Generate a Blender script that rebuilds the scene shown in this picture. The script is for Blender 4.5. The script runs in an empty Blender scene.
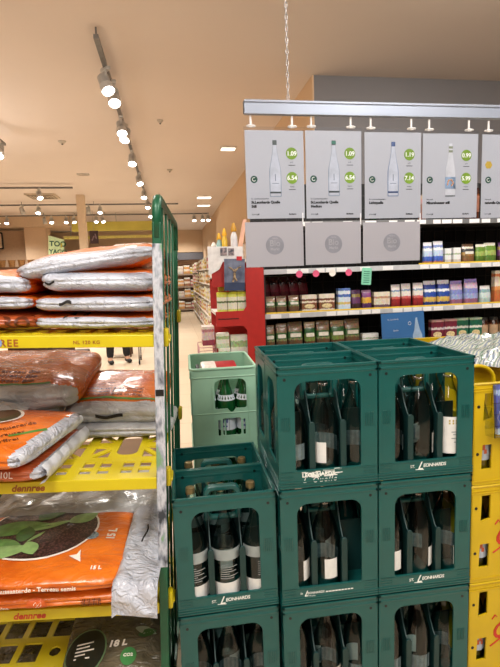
import bpy, bmesh, math, random
from mathutils import Vector, Matrix, noise
rnd = random.Random(7)
SC = bpy.context.scene; COL = SC.collection
R = math.radians

# ---------------------------------------------------------------- materials
MATS = {}
def _new(name):
    m = bpy.data.materials.new(name); m.use_nodes = True
    return m, m.node_tree.nodes, m.node_tree.links, m.node_tree.nodes['Principled BSDF']
def s2l(c):
    return tuple(((v/255)/12.92 if v <= 10 else (((v/255)+.055)/1.055)**2.4) for v in c)
def mat(name, rgb, rough=.5, metal=0, var=.12, scale=20, bump=0, bscale=60, emis=0, coat=0, spec=.5, var2=None):
    """procedural material: noise-varied colour and optional bump; rgb given as 0-255"""
    if name in MATS: return MATS[name]
    m, N, L, b = _new(name)
    c = s2l(rgb)
    tc = N.new('ShaderNodeTexCoord'); nz = N.new('ShaderNodeTexNoise')
    nz.inputs['Scale'].default_value = scale; nz.inputs['Detail'].default_value = 4
    L.new(tc.outputs['Object'], nz.inputs['Vector'])
    cr = N.new('ShaderNodeValToRGB')
    lo = var2 and s2l(var2) or tuple(v*(1-var) for v in c)
    hi = c if var2 else tuple(min(1, v*(1+var)) for v in c)
    cr.color_ramp.elements[0].position = .35; cr.color_ramp.elements[1].position = .65
    cr.color_ramp.elements[0].color = (*lo, 1); cr.color_ramp.elements[1].color = (*hi, 1)
    L.new(nz.outputs['Fac'], cr.inputs['Fac']); L.new(cr.outputs['Color'], b.inputs['Base Color'])
    b.inputs['Roughness'].default_value = rough; b.inputs['Metallic'].default_value = metal
    b.inputs['Coat Weight'].default_value = coat; b.inputs['Specular IOR Level'].default_value = spec
    if emis:
        b.inputs['Emission Color'].default_value = (*c, 1); b.inputs['Emission Strength'].default_value = emis
    if bump:
        n2 = N.new('ShaderNodeTexNoise'); n2.inputs['Scale'].default_value = bscale; n2.inputs['Detail'].default_value = 5
        bp = N.new('ShaderNodeBump'); bp.inputs['Strength'].default_value = bump; bp.inputs['Distance'].default_value = .01
        L.new(tc.outputs['Object'], n2.inputs['Vector']); L.new(n2.outputs['Fac'], bp.inputs['Height'])
        L.new(bp.outputs['Normal'], b.inputs['Normal'])
    MATS[name] = m; return m
def bands(name, stops, axis=2, rough=.45, speck=.25, sscale=9, coat=.2):
    """printed packaging: constant colour bands along one generated axis, broken by print-like noise"""
    if name in MATS: return MATS[name]
    m, N, L, b = _new(name)
    tc = N.new('ShaderNodeTexCoord'); sp = N.new('ShaderNodeSeparateXYZ'); L.new(tc.outputs['Generated'], sp.inputs[0])
    cr = N.new('ShaderNodeValToRGB'); cr.color_ramp.interpolation = 'CONSTANT'
    els = cr.color_ramp.elements
    els[0].position = stops[0][0]; els[0].color = (*s2l(stops[0][1]), 1)
    els[1].position = stops[1][0]; els[1].color = (*s2l(stops[1][1]), 1)
    for p, c in stops[2:]:
        e = els.new(p); e.color = (*s2l(c), 1)
    nz = N.new('ShaderNodeTexNoise'); nz.inputs['Scale'].default_value = sscale; nz.inputs['Detail'].default_value = 3
    L.new(tc.outputs['Generated'], nz.inputs['Vector'])
    ad = N.new('ShaderNodeMath'); ad.operation = 'MULTIPLY_ADD'; ad.inputs[1].default_value = .16; ad.inputs[2].default_value = -.08
    L.new(nz.outputs['Fac'], ad.inputs[0])
    a2 = N.new('ShaderNodeMath'); L.new(ad.outputs[0], a2.inputs[0]); L.new(sp.outputs[axis], a2.inputs[1])
    L.new(a2.outputs[0], cr.inputs['Fac'])
    n3 = N.new('ShaderNodeTexVoronoi'); n3.inputs['Scale'].default_value = sscale*1.3; L.new(tc.outputs['Generated'], n3.inputs['Vector'])
    mx = N.new('ShaderNodeMix'); mx.data_type = 'RGBA'; mx.blend_type = 'OVERLAY'; mx.inputs[0].default_value = speck
    L.new(cr.outputs['Color'], mx.inputs[6]); L.new(n3.outputs['Color'], mx.inputs[7])
    L.new(mx.outputs[2], b.inputs['Base Color'])
    b.inputs['Roughness'].default_value = rough; b.inputs['Coat Weight'].default_value = coat
    MATS[name] = m; return m
def glass(name, tint, gl=.9, rough=.03, ior=1.5, base=.05, edge=None):
    if name in MATS: return MATS[name]
    m, N, L, b = _new(name); N.remove(b)
    out = N['Material Output']
    tr = N.new('ShaderNodeBsdfTransparent'); tr.inputs[0].default_value = (*tint, 1)
    if edge:
        lw = N.new('ShaderNodeLayerWeight'); lw.inputs['Blend'].default_value = .35; cr = N.new('ShaderNodeValToRGB')
        cr.color_ramp.elements[0].color = (*tint, 1); cr.color_ramp.elements[1].color = (*edge, 1); cr.color_ramp.elements[1].position = .75
        cr.color_ramp.elements[0].position = .15
        L.new(lw.outputs['Facing'], cr.inputs['Fac']); L.new(cr.outputs['Color'], tr.inputs[0])
    g = N.new('ShaderNodeBsdfGlossy'); g.inputs['Color'].default_value = (gl, gl, gl, 1); g.inputs['Roughness'].default_value = rough
    fr = N.new('ShaderNodeFresnel'); fr.inputs['IOR'].default_value = ior
    ad = N.new('ShaderNodeMath'); ad.inputs[1].default_value = base; ad.use_clamp = True
    L.new(fr.outputs[0], ad.inputs[0])
    ge = N.new('ShaderNodeNewGeometry'); inv = N.new('ShaderNodeMath'); inv.operation = 'SUBTRACT'; inv.inputs[0].default_value = 1; L.new(ge.outputs['Backfacing'], inv.inputs[1])
    mu = N.new('ShaderNodeMath'); mu.operation = 'MULTIPLY'; L.new(ad.outputs[0], mu.inputs[0]); L.new(inv.outputs[0], mu.inputs[1]); ad = mu
    mx = N.new('ShaderNodeMixShader'); L.new(ad.outputs[0], mx.inputs[0]); L.new(tr.outputs[0], mx.inputs[1]); L.new(g.outputs[0], mx.inputs[2])
    L.new(mx.outputs[0], out.inputs[0]); MATS[name] = m; return m

# ---------------------------------------------------------------- mesh builder
class MB:
    def __init__(s): s.v = []; s.f = []
    def add(s, vs, fs, M=None):
        o = len(s.v); s.v += [tuple(M @ Vector(p)) if M else tuple(p) for p in vs]
        s.f += [tuple(i+o for i in f) for f in fs]; return s
    def box(s, x0, x1, y0, y1, z0, z1, M=None, r=0):
        if r:
            bm = bmesh.new(); bmesh.ops.create_cube(bm, size=1)
            for v in bm.verts: v.co = Vector(((x0+x1)/2+v.co.x*(x1-x0), (y0+y1)/2+v.co.y*(y1-y0), (z0+z1)/2+v.co.z*(z1-z0)))
            bmesh.ops.bevel(bm, geom=bm.edges[:], offset=r, segments=2, affect='EDGES', profile=.5)
            return s.bm(bm, M)
        v = [(x, y, z) for z in (z0, z1) for y in (y0, y1) for x in (x0, x1)]
        return s.add(v, [(0,2,3,1),(4,5,7,6),(0,1,5,4),(2,6,7,3),(0,4,6,2),(1,3,7,5)], M)
    def bm(s, bm, M=None):
        bm.verts.index_update(); s.add([v.co[:] for v in bm.verts], [[v.index for v in f.verts] for f in bm.faces], M); bm.free(); return s
    def mesh(s, me, M=None):
        s.add([v.co[:] for v in me.vertices], [list(p.vertices) for p in me.polygons], M); bpy.data.meshes.remove(me); return s
    def lathe(s, prof, n=20, a0=0, a1=2*math.pi, M=None, cap=True):
        full = abs(a1-a0-2*math.pi) < 1e-6; k = n if full else n+1
        v = [(r*math.cos(a0+(a1-a0)*i/n), r*math.sin(a0+(a1-a0)*i/n), z) for r, z in prof for i in range(k)]
        f = []
        for j in range(len(prof)-1):
            for i in range(n):
                i2 = (i+1) % k if full else i+1
                f.append((j*k+i, j*k+i2, (j+1)*k+i2, (j+1)*k+i))
        if full and cap:
            if prof[0][0] > 1e-5: f.append(tuple(range(k))[::-1])
            if prof[-1][0] > 1e-5: f.append(tuple((len(prof)-1)*k+i for i in range(k)))
        return s.add(v, f, M)
    def tube(s, pts, r, n=8, closed=False, caps=True):
        P = [Vector(p) for p in pts]; m = len(P); rings = []; pu = None
        for i, p in enumerate(P):
            a = P[(i-1) % m] if (closed or i > 0) else p; b = P[(i+1) % m] if (closed or i < m-1) else p
            t = (b-a).normalized()
            if pu is None:
                u = t.cross(Vector((0, 0, 1)))
                if u.length < .15: u = t.cross(Vector((0, 1, 0)))
            else:
                u = pu-t*pu.dot(t)
                if u.length < .05: u = t.orthogonal()
            u.normalize(); pu = u; w = t.cross(u); rr = r[i] if isinstance(r, (list, tuple)) else r
            rings.append([p+(u*math.cos(2*math.pi*k/n)+w*math.sin(2*math.pi*k/n))*rr for k in range(n)])
        v = [tuple(q) for g in rings for q in g]; f = []
        for i in range(m if closed else m-1):
            j = (i+1) % m
            for k in range(n): f.append((i*n+k, i*n+(k+1) % n, j*n+(k+1) % n, j*n+k))
        if not closed and caps: f += [tuple(range(n))[::-1], tuple((m-1)*n+k for k in range(n))]
        return s.add(v, f)
    def plate(s, outs, thick=.004, bev=0, M=None):
        """flat 2-D outlines (the first filled, the others holes) extruded to a thickness; lies in XY, centred on Z"""
        cu = bpy.data.curves.new('tmp', 'CURVE'); cu.dimensions = '2D'; cu.fill_mode = 'BOTH'
        cu.extrude = max(thick/2-bev, .0001); cu.bevel_depth = bev; cu.bevel_resolution = 0
        if bev: cu.offset = -bev
        for o in outs:
            sp = cu.splines.new('POLY'); sp.points.add(len(o)-1); sp.use_cyclic_u = True
            for q, p in zip(sp.points, o): q.co = (p[0], p[1], 0, 1)
        ob = bpy.data.objects.new('tmp', cu); me = bpy.data.meshes.new_from_object(ob)
        bpy.data.objects.remove(ob); bpy.data.curves.remove(cu); return s.mesh(me, M)
    def text(s, t, size, M=None, thick=.0004, shear=0, align='LEFT', space=1, bold=0):
        cu = bpy.data.curves.new('tmp', 'FONT'); cu.body = t; cu.size = size; cu.extrude = thick; cu.shear = shear
        cu.align_x = align; cu.space_character = space; cu.offset = bold; cu.resolution_u = 3
        ob = bpy.data.objects.new('tmp', cu); me = bpy.data.meshes.new_from_object(ob)
        bpy.data.objects.remove(ob); bpy.data.curves.remove(cu); return s.mesh(me, M)
    def build(s, name, m, parent=None, smooth=False, loc=None, rot=None):
        me = bpy.data.meshes.new(name); me.from_pydata(s.v, [], s.f); me.update()
        if smooth:
            for p in me.polygons: p.use_smooth = True
            if smooth is not True: me.set_sharp_from_angle(angle=R(smooth))
        me.materials.append(m)
        o = bpy.data.objects.new(name, me); COL.objects.link(o); o.parent = parent
        if loc: o.location = loc
        if rot: o.rotation_euler = rot
        return o
XZ = Matrix.Rotation(R(90), 4, 'X')            # plate XY -> XZ plane, facing -Y
def T(x, y, z): return Matrix.Translation((x, y, z))
YZ = Matrix(((0, 0, 1, 0), (1, 0, 0, 0), (0, 1, 0, 0), (0, 0, 0, 1)))  # plate XY -> YZ plane
def rrect(x0, x1, y0, y1, r, n=5):
    r4 = r if isinstance(r, (list, tuple)) else (r,)*4; o = []   # corners: bl br tr tl
    for (cx, cy, a, q) in ((x0, y0, 180, 0), (x1, y0, 270, 1), (x1, y1, 0, 2), (x0, y1, 90, 3)):
        rr = r4[q]; sx = 1 if q in (0, 3) else -1; sy = 1 if q in (0, 1) else -1
        if rr <= 0: o.append((cx, cy)); continue
        for i in range(n+1):
            t = R(a+90*i/n); o.append((cx+sx*rr+rr*math.cos(t), cy+sy*rr+rr*math.sin(t)))
    return o
def ell(cx, cy, rx, ry, n=20): return [(cx+rx*math.cos(2*math.pi*i/n), cy+ry*math.sin(2*math.pi*i/n)) for i in range(n)]

def tag(o, label=None, cat=None, group=None, kind=None):
    if label: o['label'] = label
    if cat: o['category'] = cat
    if group: o['group'] = group
    if kind: o['kind'] = kind
    return o
def empty(name, loc=(0, 0, 0), rot=(0, 0, 0), label=None, cat=None, group=None):
    o = bpy.data.objects.new(name, None); COL.objects.link(o); o.location = loc; o.rotation_euler = rot
    o.empty_display_size = .05
    return tag(o, label, cat, group)
def dup(src, label=None, loc=None, rot=None, group=None, mats=None):
    r = src.copy(); COL.objects.link(r)
    if loc is not None: r.location = loc
    if rot is not None: r.rotation_euler = rot
    tag(r, label, None, group)
    for ch in src.children:
        c = ch.copy(); COL.objects.link(c); c.parent = r
        for g in ch.children:
            d = g.copy(); COL.objects.link(d); d.parent = c
    return r
def struct(name, mb, m, **k): return tag(mb.build(name, m, **k), kind='structure')

# ================================================================ SETTING
tan = (214, 183, 152)
def tile_mat():
    m, N, L, b = _new('floor_tiles')
    tc = N.new('ShaderNodeTexCoord'); br = N.new('ShaderNodeTexBrick')
    br.offset = 0; br.inputs['Scale'].default_value = 1; br.inputs['Brick Width'].default_value = .6; br.inputs['Row Height'].default_value = .6
    br.inputs['Mortar Size'].default_value = .004; br.inputs['Color1'].default_value = (*s2l((224, 206, 180)), 1)
    br.inputs['Color2'].default_value = (*s2l((216, 197, 170)), 1); br.inputs['Mortar'].default_value = (*s2l((190, 165, 130)), 1)
    L.new(tc.outputs['Object'], br.inputs['Vector']); L.new(br.outputs['Color'], b.inputs['Base Color']); b.inputs['Roughness'].default_value = .35
    return m
struct('floor', MB().box(-9, 9, -3, 21.2, -.05, 0), tile_mat())
CEILM = mat('ceiling_paint', (224, 211, 202), .9, var=.02, scale=.6)
struct('ceiling', MB().box(-9, 9, -3, 21.2, 3.3, 3.4), CEILM)
wall_tan = mat('tan_wall', (205, 178, 145), .85, var=.03, scale=1)
struct('wall_back', MB().box(-9, 9, 20.6, 20.8, 0, 3.3), wall_tan)
struct('wall_left', MB().box(-9.1, -9, -3, 20.6, 0, 3.3), wall_tan)
struct('wall_front', MB().box(-9, 9, -3.1, -3, 0, 3.3), mat('front_wall', (120, 104, 90), .9, var=.25, scale=1.5))
struct('wall_far_right', MB().box(9, 9.1, -3, 20.6, 0, 3.3), wall_tan)
struct('trim_1', MB().box(-9, 3, 19.9, 20.6, 2.42, 3.3), mat('soffit_tan', (212, 184, 152), .85, var=.03, scale=1))
struct('wall_right', MB().box(1.42, 9, 4.55, 20.6, 0, 3.3), mat('grey_wall', (134, 132, 134), .85, var=.03, scale=1))
# light beige skin on the aisle side of the grey wall block
struct('trim_2', MB().box(1.405, 1.42, 4.55, 20.6, 0, 3.299), mat('beige_paint', (222, 192, 158), .8, var=.02, scale=1))
struct('trim_3', MB().box(-1.9, -1.74, 11.1, 11.26, 0, 3.3), mat('column_paint', (222, 200, 172), .7, var=.03))
struct('wall_left_pillar', MB().box(-4.05, -3.45, 14.9, 15.4, 0, 3.0), mat('pillar_paint', (226, 196, 164), .8, var=.02))
struct('wall_left_partition', MB().box(-8.9, -4.05, 15.1, 15.3, 0, 2.95), mat('partition_tan', (188, 158, 128), .85, var=.04))
struct('trim_4', MB().box(-8.9, -2.5, 14.6, 16, 3.0, 3.3), mat('soffit_light', (216, 190, 160), .85, var=.03))

# ================================================================ CAMERA
def cam_axes(yaw, pitch, roll):
    y, p, r = R(yaw), R(pitch), R(roll)
    f = Vector((math.sin(y)*math.cos(p), math.cos(y)*math.cos(p), -math.sin(p)))
    ri = Vector((math.cos(y), -math.sin(y), 0)); up = ri.cross(f)
    return ri*math.cos(r)-up*math.sin(r), up*math.cos(r)+ri*math.sin(r), f
ri, up, fw = cam_axes(9.2, 7.205, 1.985)
cd = bpy.data.cameras.new('camera'); cam = bpy.data.objects.new('camera', cd); COL.objects.link(cam)
cam.matrix_world = Matrix(((ri.x, up.x, -fw.x, 0), (ri.y, up.y, -fw.y, 0), (ri.z, up.z, -fw.z, 1.5), (0, 0, 0, 1)))
cd.sensor_fit = 'VERTICAL'; cd.sensor_height = 36; cd.sensor_width = 27; cd.lens = 480/667*36; cd.clip_start = .02
SC.camera = cam

# ================================================================ GREEN CRATES AND BOTTLES
GREEN = mat('crate_green', (16, 82, 79), .30, var=.07, scale=12, bump=.05, bscale=200)
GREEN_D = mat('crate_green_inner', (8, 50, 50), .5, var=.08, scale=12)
WHITE = mat('print_white', (232, 236, 232), .5, var=.04)
BLACK = mat('black_plastic', (16, 17, 18), .45)
CW, CD, CH, PITCH = .298, .205, .364, .368
def st_leonhards(size, M):
    b = MB()
    b.text('ST.', size*.6, M @ T(-size*2.85, size*.05, 0), shear=.1)
    b.text('L', size*1.7, M @ T(-size*1.72, -size*.25, 0), shear=.45, bold=.0002)
    b.text('EONHARDS', size*.72, M @ T(-size*.8, size*.05, 0), shear=.1, space=.90, bold=.0002)
    b.plate([[(-size*2.0, -size*.32), (-size*.7, -size*.38), (-size*.7, -size*.28), (-size*2.0, -size*.22)]], .0006, M=M)
    return b
def make_crate():
    root = empty('bottle_crate')
    b = MB()
    win = rrect(.05, .248, .053, .318, (.008, .008, .034, .034), 6)
    out = rrect(0, CW, 0, CH, .006, 2)
    for y in (.003, CD-.003): b.plate([out, win], .006, M=T(0, y, 0) @ XZ)
    sw = rrect(.045, CD-.045, .065, .312, (.008, .008, .03, .03), 5)
    for x in (.003, CW-.003): b.plate([rrect(.001, CD-.001, 0, CH, .006, 2), sw], .006, M=T(x, 0, 0) @ YZ)
    b.box(.004, CW-.004, .004, CD-.004, .006, .014)
    # double rim lip
    for z, g in ((CH-.004, .0025), (CH-.022, .0015)):
        b.box(-g, CW+g, -g, .007, z-.004, z+.004, r=.0015); b.box(-g, CW+g, CD-.007, CD+g, z-.004, z+.004, r=.0015)
        b.box(-g, .007, -g, CD+g, z-.004, z+.004, r=.0015); b.box(CW-.007, CW+g, -g, CD+g, z-.004, z+.004, r=.0015)
    # foot grooves
    for z in (.004, .012, .020):
        b.box(-.0022, CW+.0022, -.0022, CD+.0022, z-.0024, z+.0024, r=.001)
    b.box(-.0015, CW+.0015, -.0015, .003, .049, .051)
    # ribs on the corner posts
    for x0 in (.012, CW-.036):
        for k in range(5): b.box(x0+.0055*k, x0+.0055*k+.0022, -.0018, .003, .175, .215)
        for k in range(3): b.box(x0-.006, x0+.030, -.0016, .003, .030+.009*k, .033+.009*k)
    for y0 in (.010, CD-.034):
        for k in range(4): b.box(-.0016, .003, y0+.006*k, y0+.006*k+.0022, .175, .215)
    b.build('crate_body', GREEN, root, smooth=35)
    # inner bottle dividers with the rounded uprights in the window
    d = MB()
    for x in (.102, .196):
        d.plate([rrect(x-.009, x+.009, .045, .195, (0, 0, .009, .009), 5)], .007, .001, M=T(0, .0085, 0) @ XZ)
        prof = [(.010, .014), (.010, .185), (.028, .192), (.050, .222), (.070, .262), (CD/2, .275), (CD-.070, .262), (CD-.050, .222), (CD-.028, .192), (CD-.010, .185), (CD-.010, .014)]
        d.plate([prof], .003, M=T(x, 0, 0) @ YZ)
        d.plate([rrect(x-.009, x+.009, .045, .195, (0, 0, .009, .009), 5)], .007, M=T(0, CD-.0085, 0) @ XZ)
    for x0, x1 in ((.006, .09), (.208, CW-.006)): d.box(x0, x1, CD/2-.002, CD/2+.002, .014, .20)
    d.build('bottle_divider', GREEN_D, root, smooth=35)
    h = MB()
    o = [(.092, .24), (.092, .328)] + [(.092+.022*(1-math.cos(R(t))), .328+.022*math.sin(R(t))) for t in (30, 60, 90)] + \
        [(CW-.092-.022*(1-math.cos(R(t))), .328+.022*math.sin(R(t))) for t in (90, 60, 30)] + [(CW-.092, .328), (CW-.092, .24)]
    h.plate([o, rrect(.108, CW-.108, .252, .334, .012, 4)], .022, .003, M=T(0, CD/2, 0) @ XZ)
    h.build('handle', GREEN, root, smooth=35)
    st = MB()
    for x in (.022, CW-.022): st.lathe([(.0045, 0), (.0045, .0006)], 10, M=T(x, -.0002, .326) @ XZ)
    st.lathe([(.005, 0), (.005, .0006)], 10, M=T(.03, CD-.0064, .342) @ XZ); st.lathe([(.005, 0), (.005, .0006)], 10, M=T(CW-.03, CD-.0064, .342) @ XZ)
    st.build('drain_holes', BLACK, root)
    return root
CRATE = make_crate()
LOGO = {}
def add_logo(root, kind):
    if kind is None: return
    if kind not in LOGO:
        M = T(.156, -.0006, .030) @ XZ
        if kind == 'wide': b = st_leonhards(.0205, M)
        elif kind == 'scraped':
            b = MB().text('LEONHARDS', .017, T(.068, -.0006, .033) @ XZ, bold=.0006)
            r2 = random.Random(3)
            for k in range(26):
                x = .062+.118*r2.random(); z = .029+.02*r2.random(); w = .006+.02*r2.random()
                b.box(x, min(x+w, .19), -.0007, -.0003, z, z+.0016+.003*r2.random())
            b.text('Quelle', .022, T(.098, -.0006, .015) @ XZ, shear=.3, space=1.25)
            b.text('L', .02, T(.07, -.0006, .016) @ XZ, shear=.4)
        else:
            b = MB().text('L', .026, T(.066, -.0006, .024) @ XZ, shear=.45).text('EONHARDS', .010, T(.076, -.0006, .030) @ XZ, shear=.1)
            b.text('St.', .008, T(.055, -.0006, .032) @ XZ).text('Quelle', .007, T(.082, -.0006, .021) @ XZ)
            for k in range(9): b.box(.134+.0098*k, .1385+.0098*k+.003, -.0007, -.0003, .030, .0335)
        o = b.build('logo', WHITE, root); tag(o, 'white lettering logo'); LOGO[kind] = o
    else:
        c = LOGO[kind].copy(); COL.objects.link(c); c.parent = root

GL = glass('clear_bottle_glass', (.84, .92, .91), base=.015, edge=(.14, .20, .20), gl=.8)
GL_CAP = mat('brass_cap', (164, 144, 100), .32, metal=.7, var=.1)
GREY_CAP = mat('silver_cap', (170, 172, 170), .35, metal=.6, var=.1)
LAB_W = mat('label_white', (222, 224, 222), .6, var=.05, scale=40)
LAB_G = mat('label_grey', (150, 160, 160), .55, var=.1, scale=30)
GL_RIM = glass('glass_rim', (.6, .66, .64), base=.35)
WATER = glass('water_fill', (.80, .86, .84), gl=.25, base=0)
LAB_T = mat('label_backside', (96, 112, 116), .5, var=.25, scale=50)
PRINT_D = mat('print_dark', (48, 56, 60), .6)
BPROF = [(r_*1.12 if z_ < .25 else r_*1.04, z_*.925) for r_, z_ in [(.030, 0), (.0385, .003), (.0405, .010), (.0405, .168), (.0392, .190), (.0345, .215), (.0275, .243), (.0195, .272), (.0145, .292), (.0135, .318), (.0155, .320), (.0155, .326)]]
def make_bottle(kind):
    root = empty('water_bottle')
    b = MB().lathe(BPROF, 20); b.build('bottle_glass', GL, root, smooth=40)
    if kind in ('band', 'capped'):
        c = MB().lathe([(.0148, .298), (.0148, .313), (.0135, .317), (.0, .318)], 14)
        c.build('cap', GL_CAP, root, smooth=40)
    else: MB().lathe([(.0160, .280), (.0160, .288), (.0145, .288)], 14, cap=False).build('neck_ring', GL_RIM, root, smooth=True)
    r = .0461
    if kind == 'band':
        a = MB().lathe([(r, .142), (r, .176)], 14, R(-185), R(5), cap=False); a.build('shoulder_label', LAB_G, root, smooth=True)
        l = MB().lathe([(r, .030), (r, .072)], 14, R(-185), R(5), cap=False); lo = l.build('body_label', LAB_W, root, smooth=True)
        p = MB()
        for k in range(7): p.lathe([(r+.0006, .085+.007*k), (r+.0006, .0875+.007*k)], 4, R(-120), R(-120+[50, 70, 34, 60, 44, 66, 30][k]), cap=False)
        p.build('print', LAB_G, lo)
    elif kind in ('side', 'capped'):
        l = MB().lathe([(r, .055), (r, .118)], 8, R(-90), R(-38), cap=False); lo = l.build('body_label', LAB_W, root, smooth=True)
        a = MB().lathe([(r-.001, .070), (r-.001, .118)], 14, R(20), R(160), cap=False); a.build('back_label', LAB_T, root, smooth=True)
    elif kind == 'crest':
        l = MB().lathe([(r, .05), (r, .165)], 14, R(-165), R(-35), cap=False); lo = l.build('body_label', LAB_W, root, smooth=True)
        g = MB()
        for a in (-125, -112, -100, -88, -75):
            for z in (.142, .150): g.lathe([(r+.0006, z), (r+.0006, z+.006)], 2, R(a-3), R(a+3), cap=False)
        go = g.build('gold_crest', mat('gold_print', (176, 160, 84), .4), lo); tag(go, 'gold crest print')
        t = MB()
        for z, a0, a1 in ((.116, -118, -82), (.108, -112, -88), (.096, -118, -80), (.084, -108, -92)):
            t.lathe([(r+.0006, z), (r+.0006, z+.0035)], 5, R(a0), R(a1), cap=False)
        t.build('print', LAB_G, lo)
    return root
PROTO = {k: make_bottle(k) for k in ('band', 'side', 'crest', 'capped')}
used_p = set()
def put(proto, key, loc, rot, label, group):
    """first use moves the prototype itself, later uses copy it"""
    if key in used_p: o = dup(proto, label, loc, rot, group)
    else:
        used_p.add(key); o = proto; o.location = loc; o.rotation_euler = rot; tag(o, label, None, group)
    return o
for k in PROTO: tag(PROTO[k], cat='bottle')
CRATE['category'] = 'crate'
lvl = {3: 'top', 2: 'middle', 1: 'bottom'}
def stack(sx, sy, ang, tiers, name, z0=.133):
    A = Matrix.Translation((sx, sy, 0)) @ Matrix.Rotation(ang, 4, 'Z')
    for row in (0, 1):
        for t in range(tiers):
            p = A @ Vector((0, row*(CD+.004), z0+t*PITCH)); k = t+1
            if tiers == 2: lv = {2: 'top', 1: 'lower'}[k]
            else: lv = lvl[k]
            rw = 'front' if row == 0 else 'rear'
            c = dup(CRATE, f'dark green bottle crate, {lv} of the {rw} column in the {name} stack', p, (0, 0, ang), 'dark green mineral water crates')
            c['category'] = 'crate'
            if row == 0:
                kind = 'wide'
                if name == 'middle' and t == 2: kind = 'scraped'
                if name == 'middle' and t == 1: kind = 'small'
                add_logo(c, kind)
            if row == 1 and t < tiers-1: continue
            for j in (0, 1):
                for i in range(3):
                    if name == 'middle' and row == 0 and t == 1 and i == 2 and j == 0: continue
                    if row == 1 and t == tiers-1 and name != 'left' and j == 0: continue
                    q = c.matrix_basis @ Vector((.052+.097*i, .054+.098*j, .0115))
                    kd = 'band' if name == 'left' else 'side'
                    if name == 'left' and t == 0: kd = rnd.choice(['side', 'capped'])
                    if name == 'left' and j == 1: kd = 'capped'
                    rz = rnd.uniform(0, 6.28)
                    if name != 'left' and kd == 'side': rz = R(rnd.choice([-20, 0, 20, 40, -60, 150]))
                    if name == 'left': rz = R(rnd.uniform(-25, 25))
                    if name == 'right' and row == 0 and t == 2 and j == 0:
                        kd, rz = (('side', R(-70)), ('side', R(35)), ('crest', R(12)))[i]
                    side = ('left', 'centre', 'right')[i]; dp = ('front', 'rear')[j]
                    put(PROTO[kd], kd, q, (0, 0, rz),
                        f'clear glass bottle, {side} in {dp} line of the {lv} {rw} crate, {name} stack', 'mineral water bottles in the green crates')
MX, MY = .282, 1.301
stack(-.027, 1.320, -.014, 2, 'left')
stack(MX, MY, -.030, 3, 'middle')
stack(.585, 1.292, -.030, 3, 'right')
for ch in list(CRATE.children): bpy.data.objects.remove(ch)
bpy.data.objects.remove(CRATE)
# a plastic dolly below each stack
DOL = mat('dolly_grey', (70, 74, 74), .6)
for (x, y, n) in ((-.027, 1.320, 'left'), (MX, MY, 'middle'), (.585, 1.292, 'right')):
    r = empty('stack_dolly', (x, y, 0), (0, 0, -.02), f'low grey plastic dolly beneath the {n} green crate stack', 'dolly')
    MB().box(0, .298, 0, .41, .09, .132, r=.004).build('deck', DOL, r)
    for (a, c) in ((.05, .05), (.248, .05), (.05, .36), (.248, .36)):
        MB().lathe([(.0, -.012), (.045, -.012), (.045, .012), (0, .012)], 14, M=T(a, c, .045) @ YZ).build('wheel', BLACK, r, smooth=40)

# ---------------------------------------------------------------- light green crates behind the left stack
LG = mat('pale_green_crate', (154, 198, 172), .45, var=.05, scale=10)
GG = glass('green_bottle_glass', (.05, .32, .12), gl=.8, base=.04)
GG2 = mat('green_glass_solid', (12, 74, 34), .12, var=.2, coat=.6)
def make_lg():
    root = empty('bottle_crate'); W, D, H = .276, .385, .338
    b = MB()
    vv = [(.35, .168), (.365, .17)]
    win = rrect(.098, .232, .165, .292, (.01, .01, .028, .028), 5)
    # v-shaped sill
    win = win[:6] + [(.15, .166), (.163, .150), (.172, .150), (.186, .166)] + win[6:]
    slots = [rrect(.108, .118, .05, .118, .003, 2), rrect(.128, .205, .05, .125, .008, 3), rrect(.214, .224, .05, .118, .003, 2)]
    b.plate([rrect(0, W, 0, H, .01, 3), win]+slots, .006, M=T(0, .003, 0) @ XZ)
    b.plate([rrect(0, W, 0, H, .01, 3)], .006, M=T(0, D-.003, 0) @ XZ)
    for x in (.003, W-.003): b.plate([rrect(.0, D, 0, H, .01, 3), rrect(.1, D-.1, .2, .29, .02, 4)], .006, M=T(x, 0, 0) @ YZ)
    b.box(.004, W-.004, .004, D-.004, .004, .012)
    pts = [(x, y, H) for x, y in rrect(.001, W-.001, .001, D-.001, .022, 4)]
    b.tube(pts, .006, 8, closed=True)
    for z in (.148, .303): b.tube([(x, y, z) for x, y in rrect(-.0, W, -.0, D, .012, 3)], .0032, 6, closed=True)
    b.box(.088, .092, -.004, .002, .02, .26); b.box(.238, .242, -.004, .002, .02, .26)
    b.build('crate_body', LG, root, smooth=40)
    MB().box(.008, W-.008, D/2-.003, D/2+.003, .012, .20).box(W/2-.003, W/2+.003, .01, D-.01, .012, .13).build('bottle_divider', LG, root)
    return root
lgc = make_lg(); tag(lgc, 'pale green bottle crate behind the left stack, topmost and open', 'crate', 'pale green crates')
lgc.location = (.060, 1.955, .772); lgc.rotation_euler = (0, 0, -.03)
for k, z in enumerate((.432, .092)):
    dup(lgc, ('pale green crate just under the open pale green one', 'pale green crate at the bottom of its stack')[k], (.060, 1.955, z))
r = empty('stack_dolly', (.06, 1.955, 0), (0, 0, -.03), 'low grey dolly beneath the pale green crates', 'dolly')
MB().box(0, .262, 0, .385, .06, .091, r=.004).build('deck', DOL, r)
for (a, c) in ((.04, .04), (.22, .04), (.04, .34), (.22, .34)):
    MB().lathe([(.0, -.012), (.03, -.012), (.03, .012), (0, .012)], 14, M=T(a, c, .03) @ YZ).build('wheel', BLACK, r, smooth=40)
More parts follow.
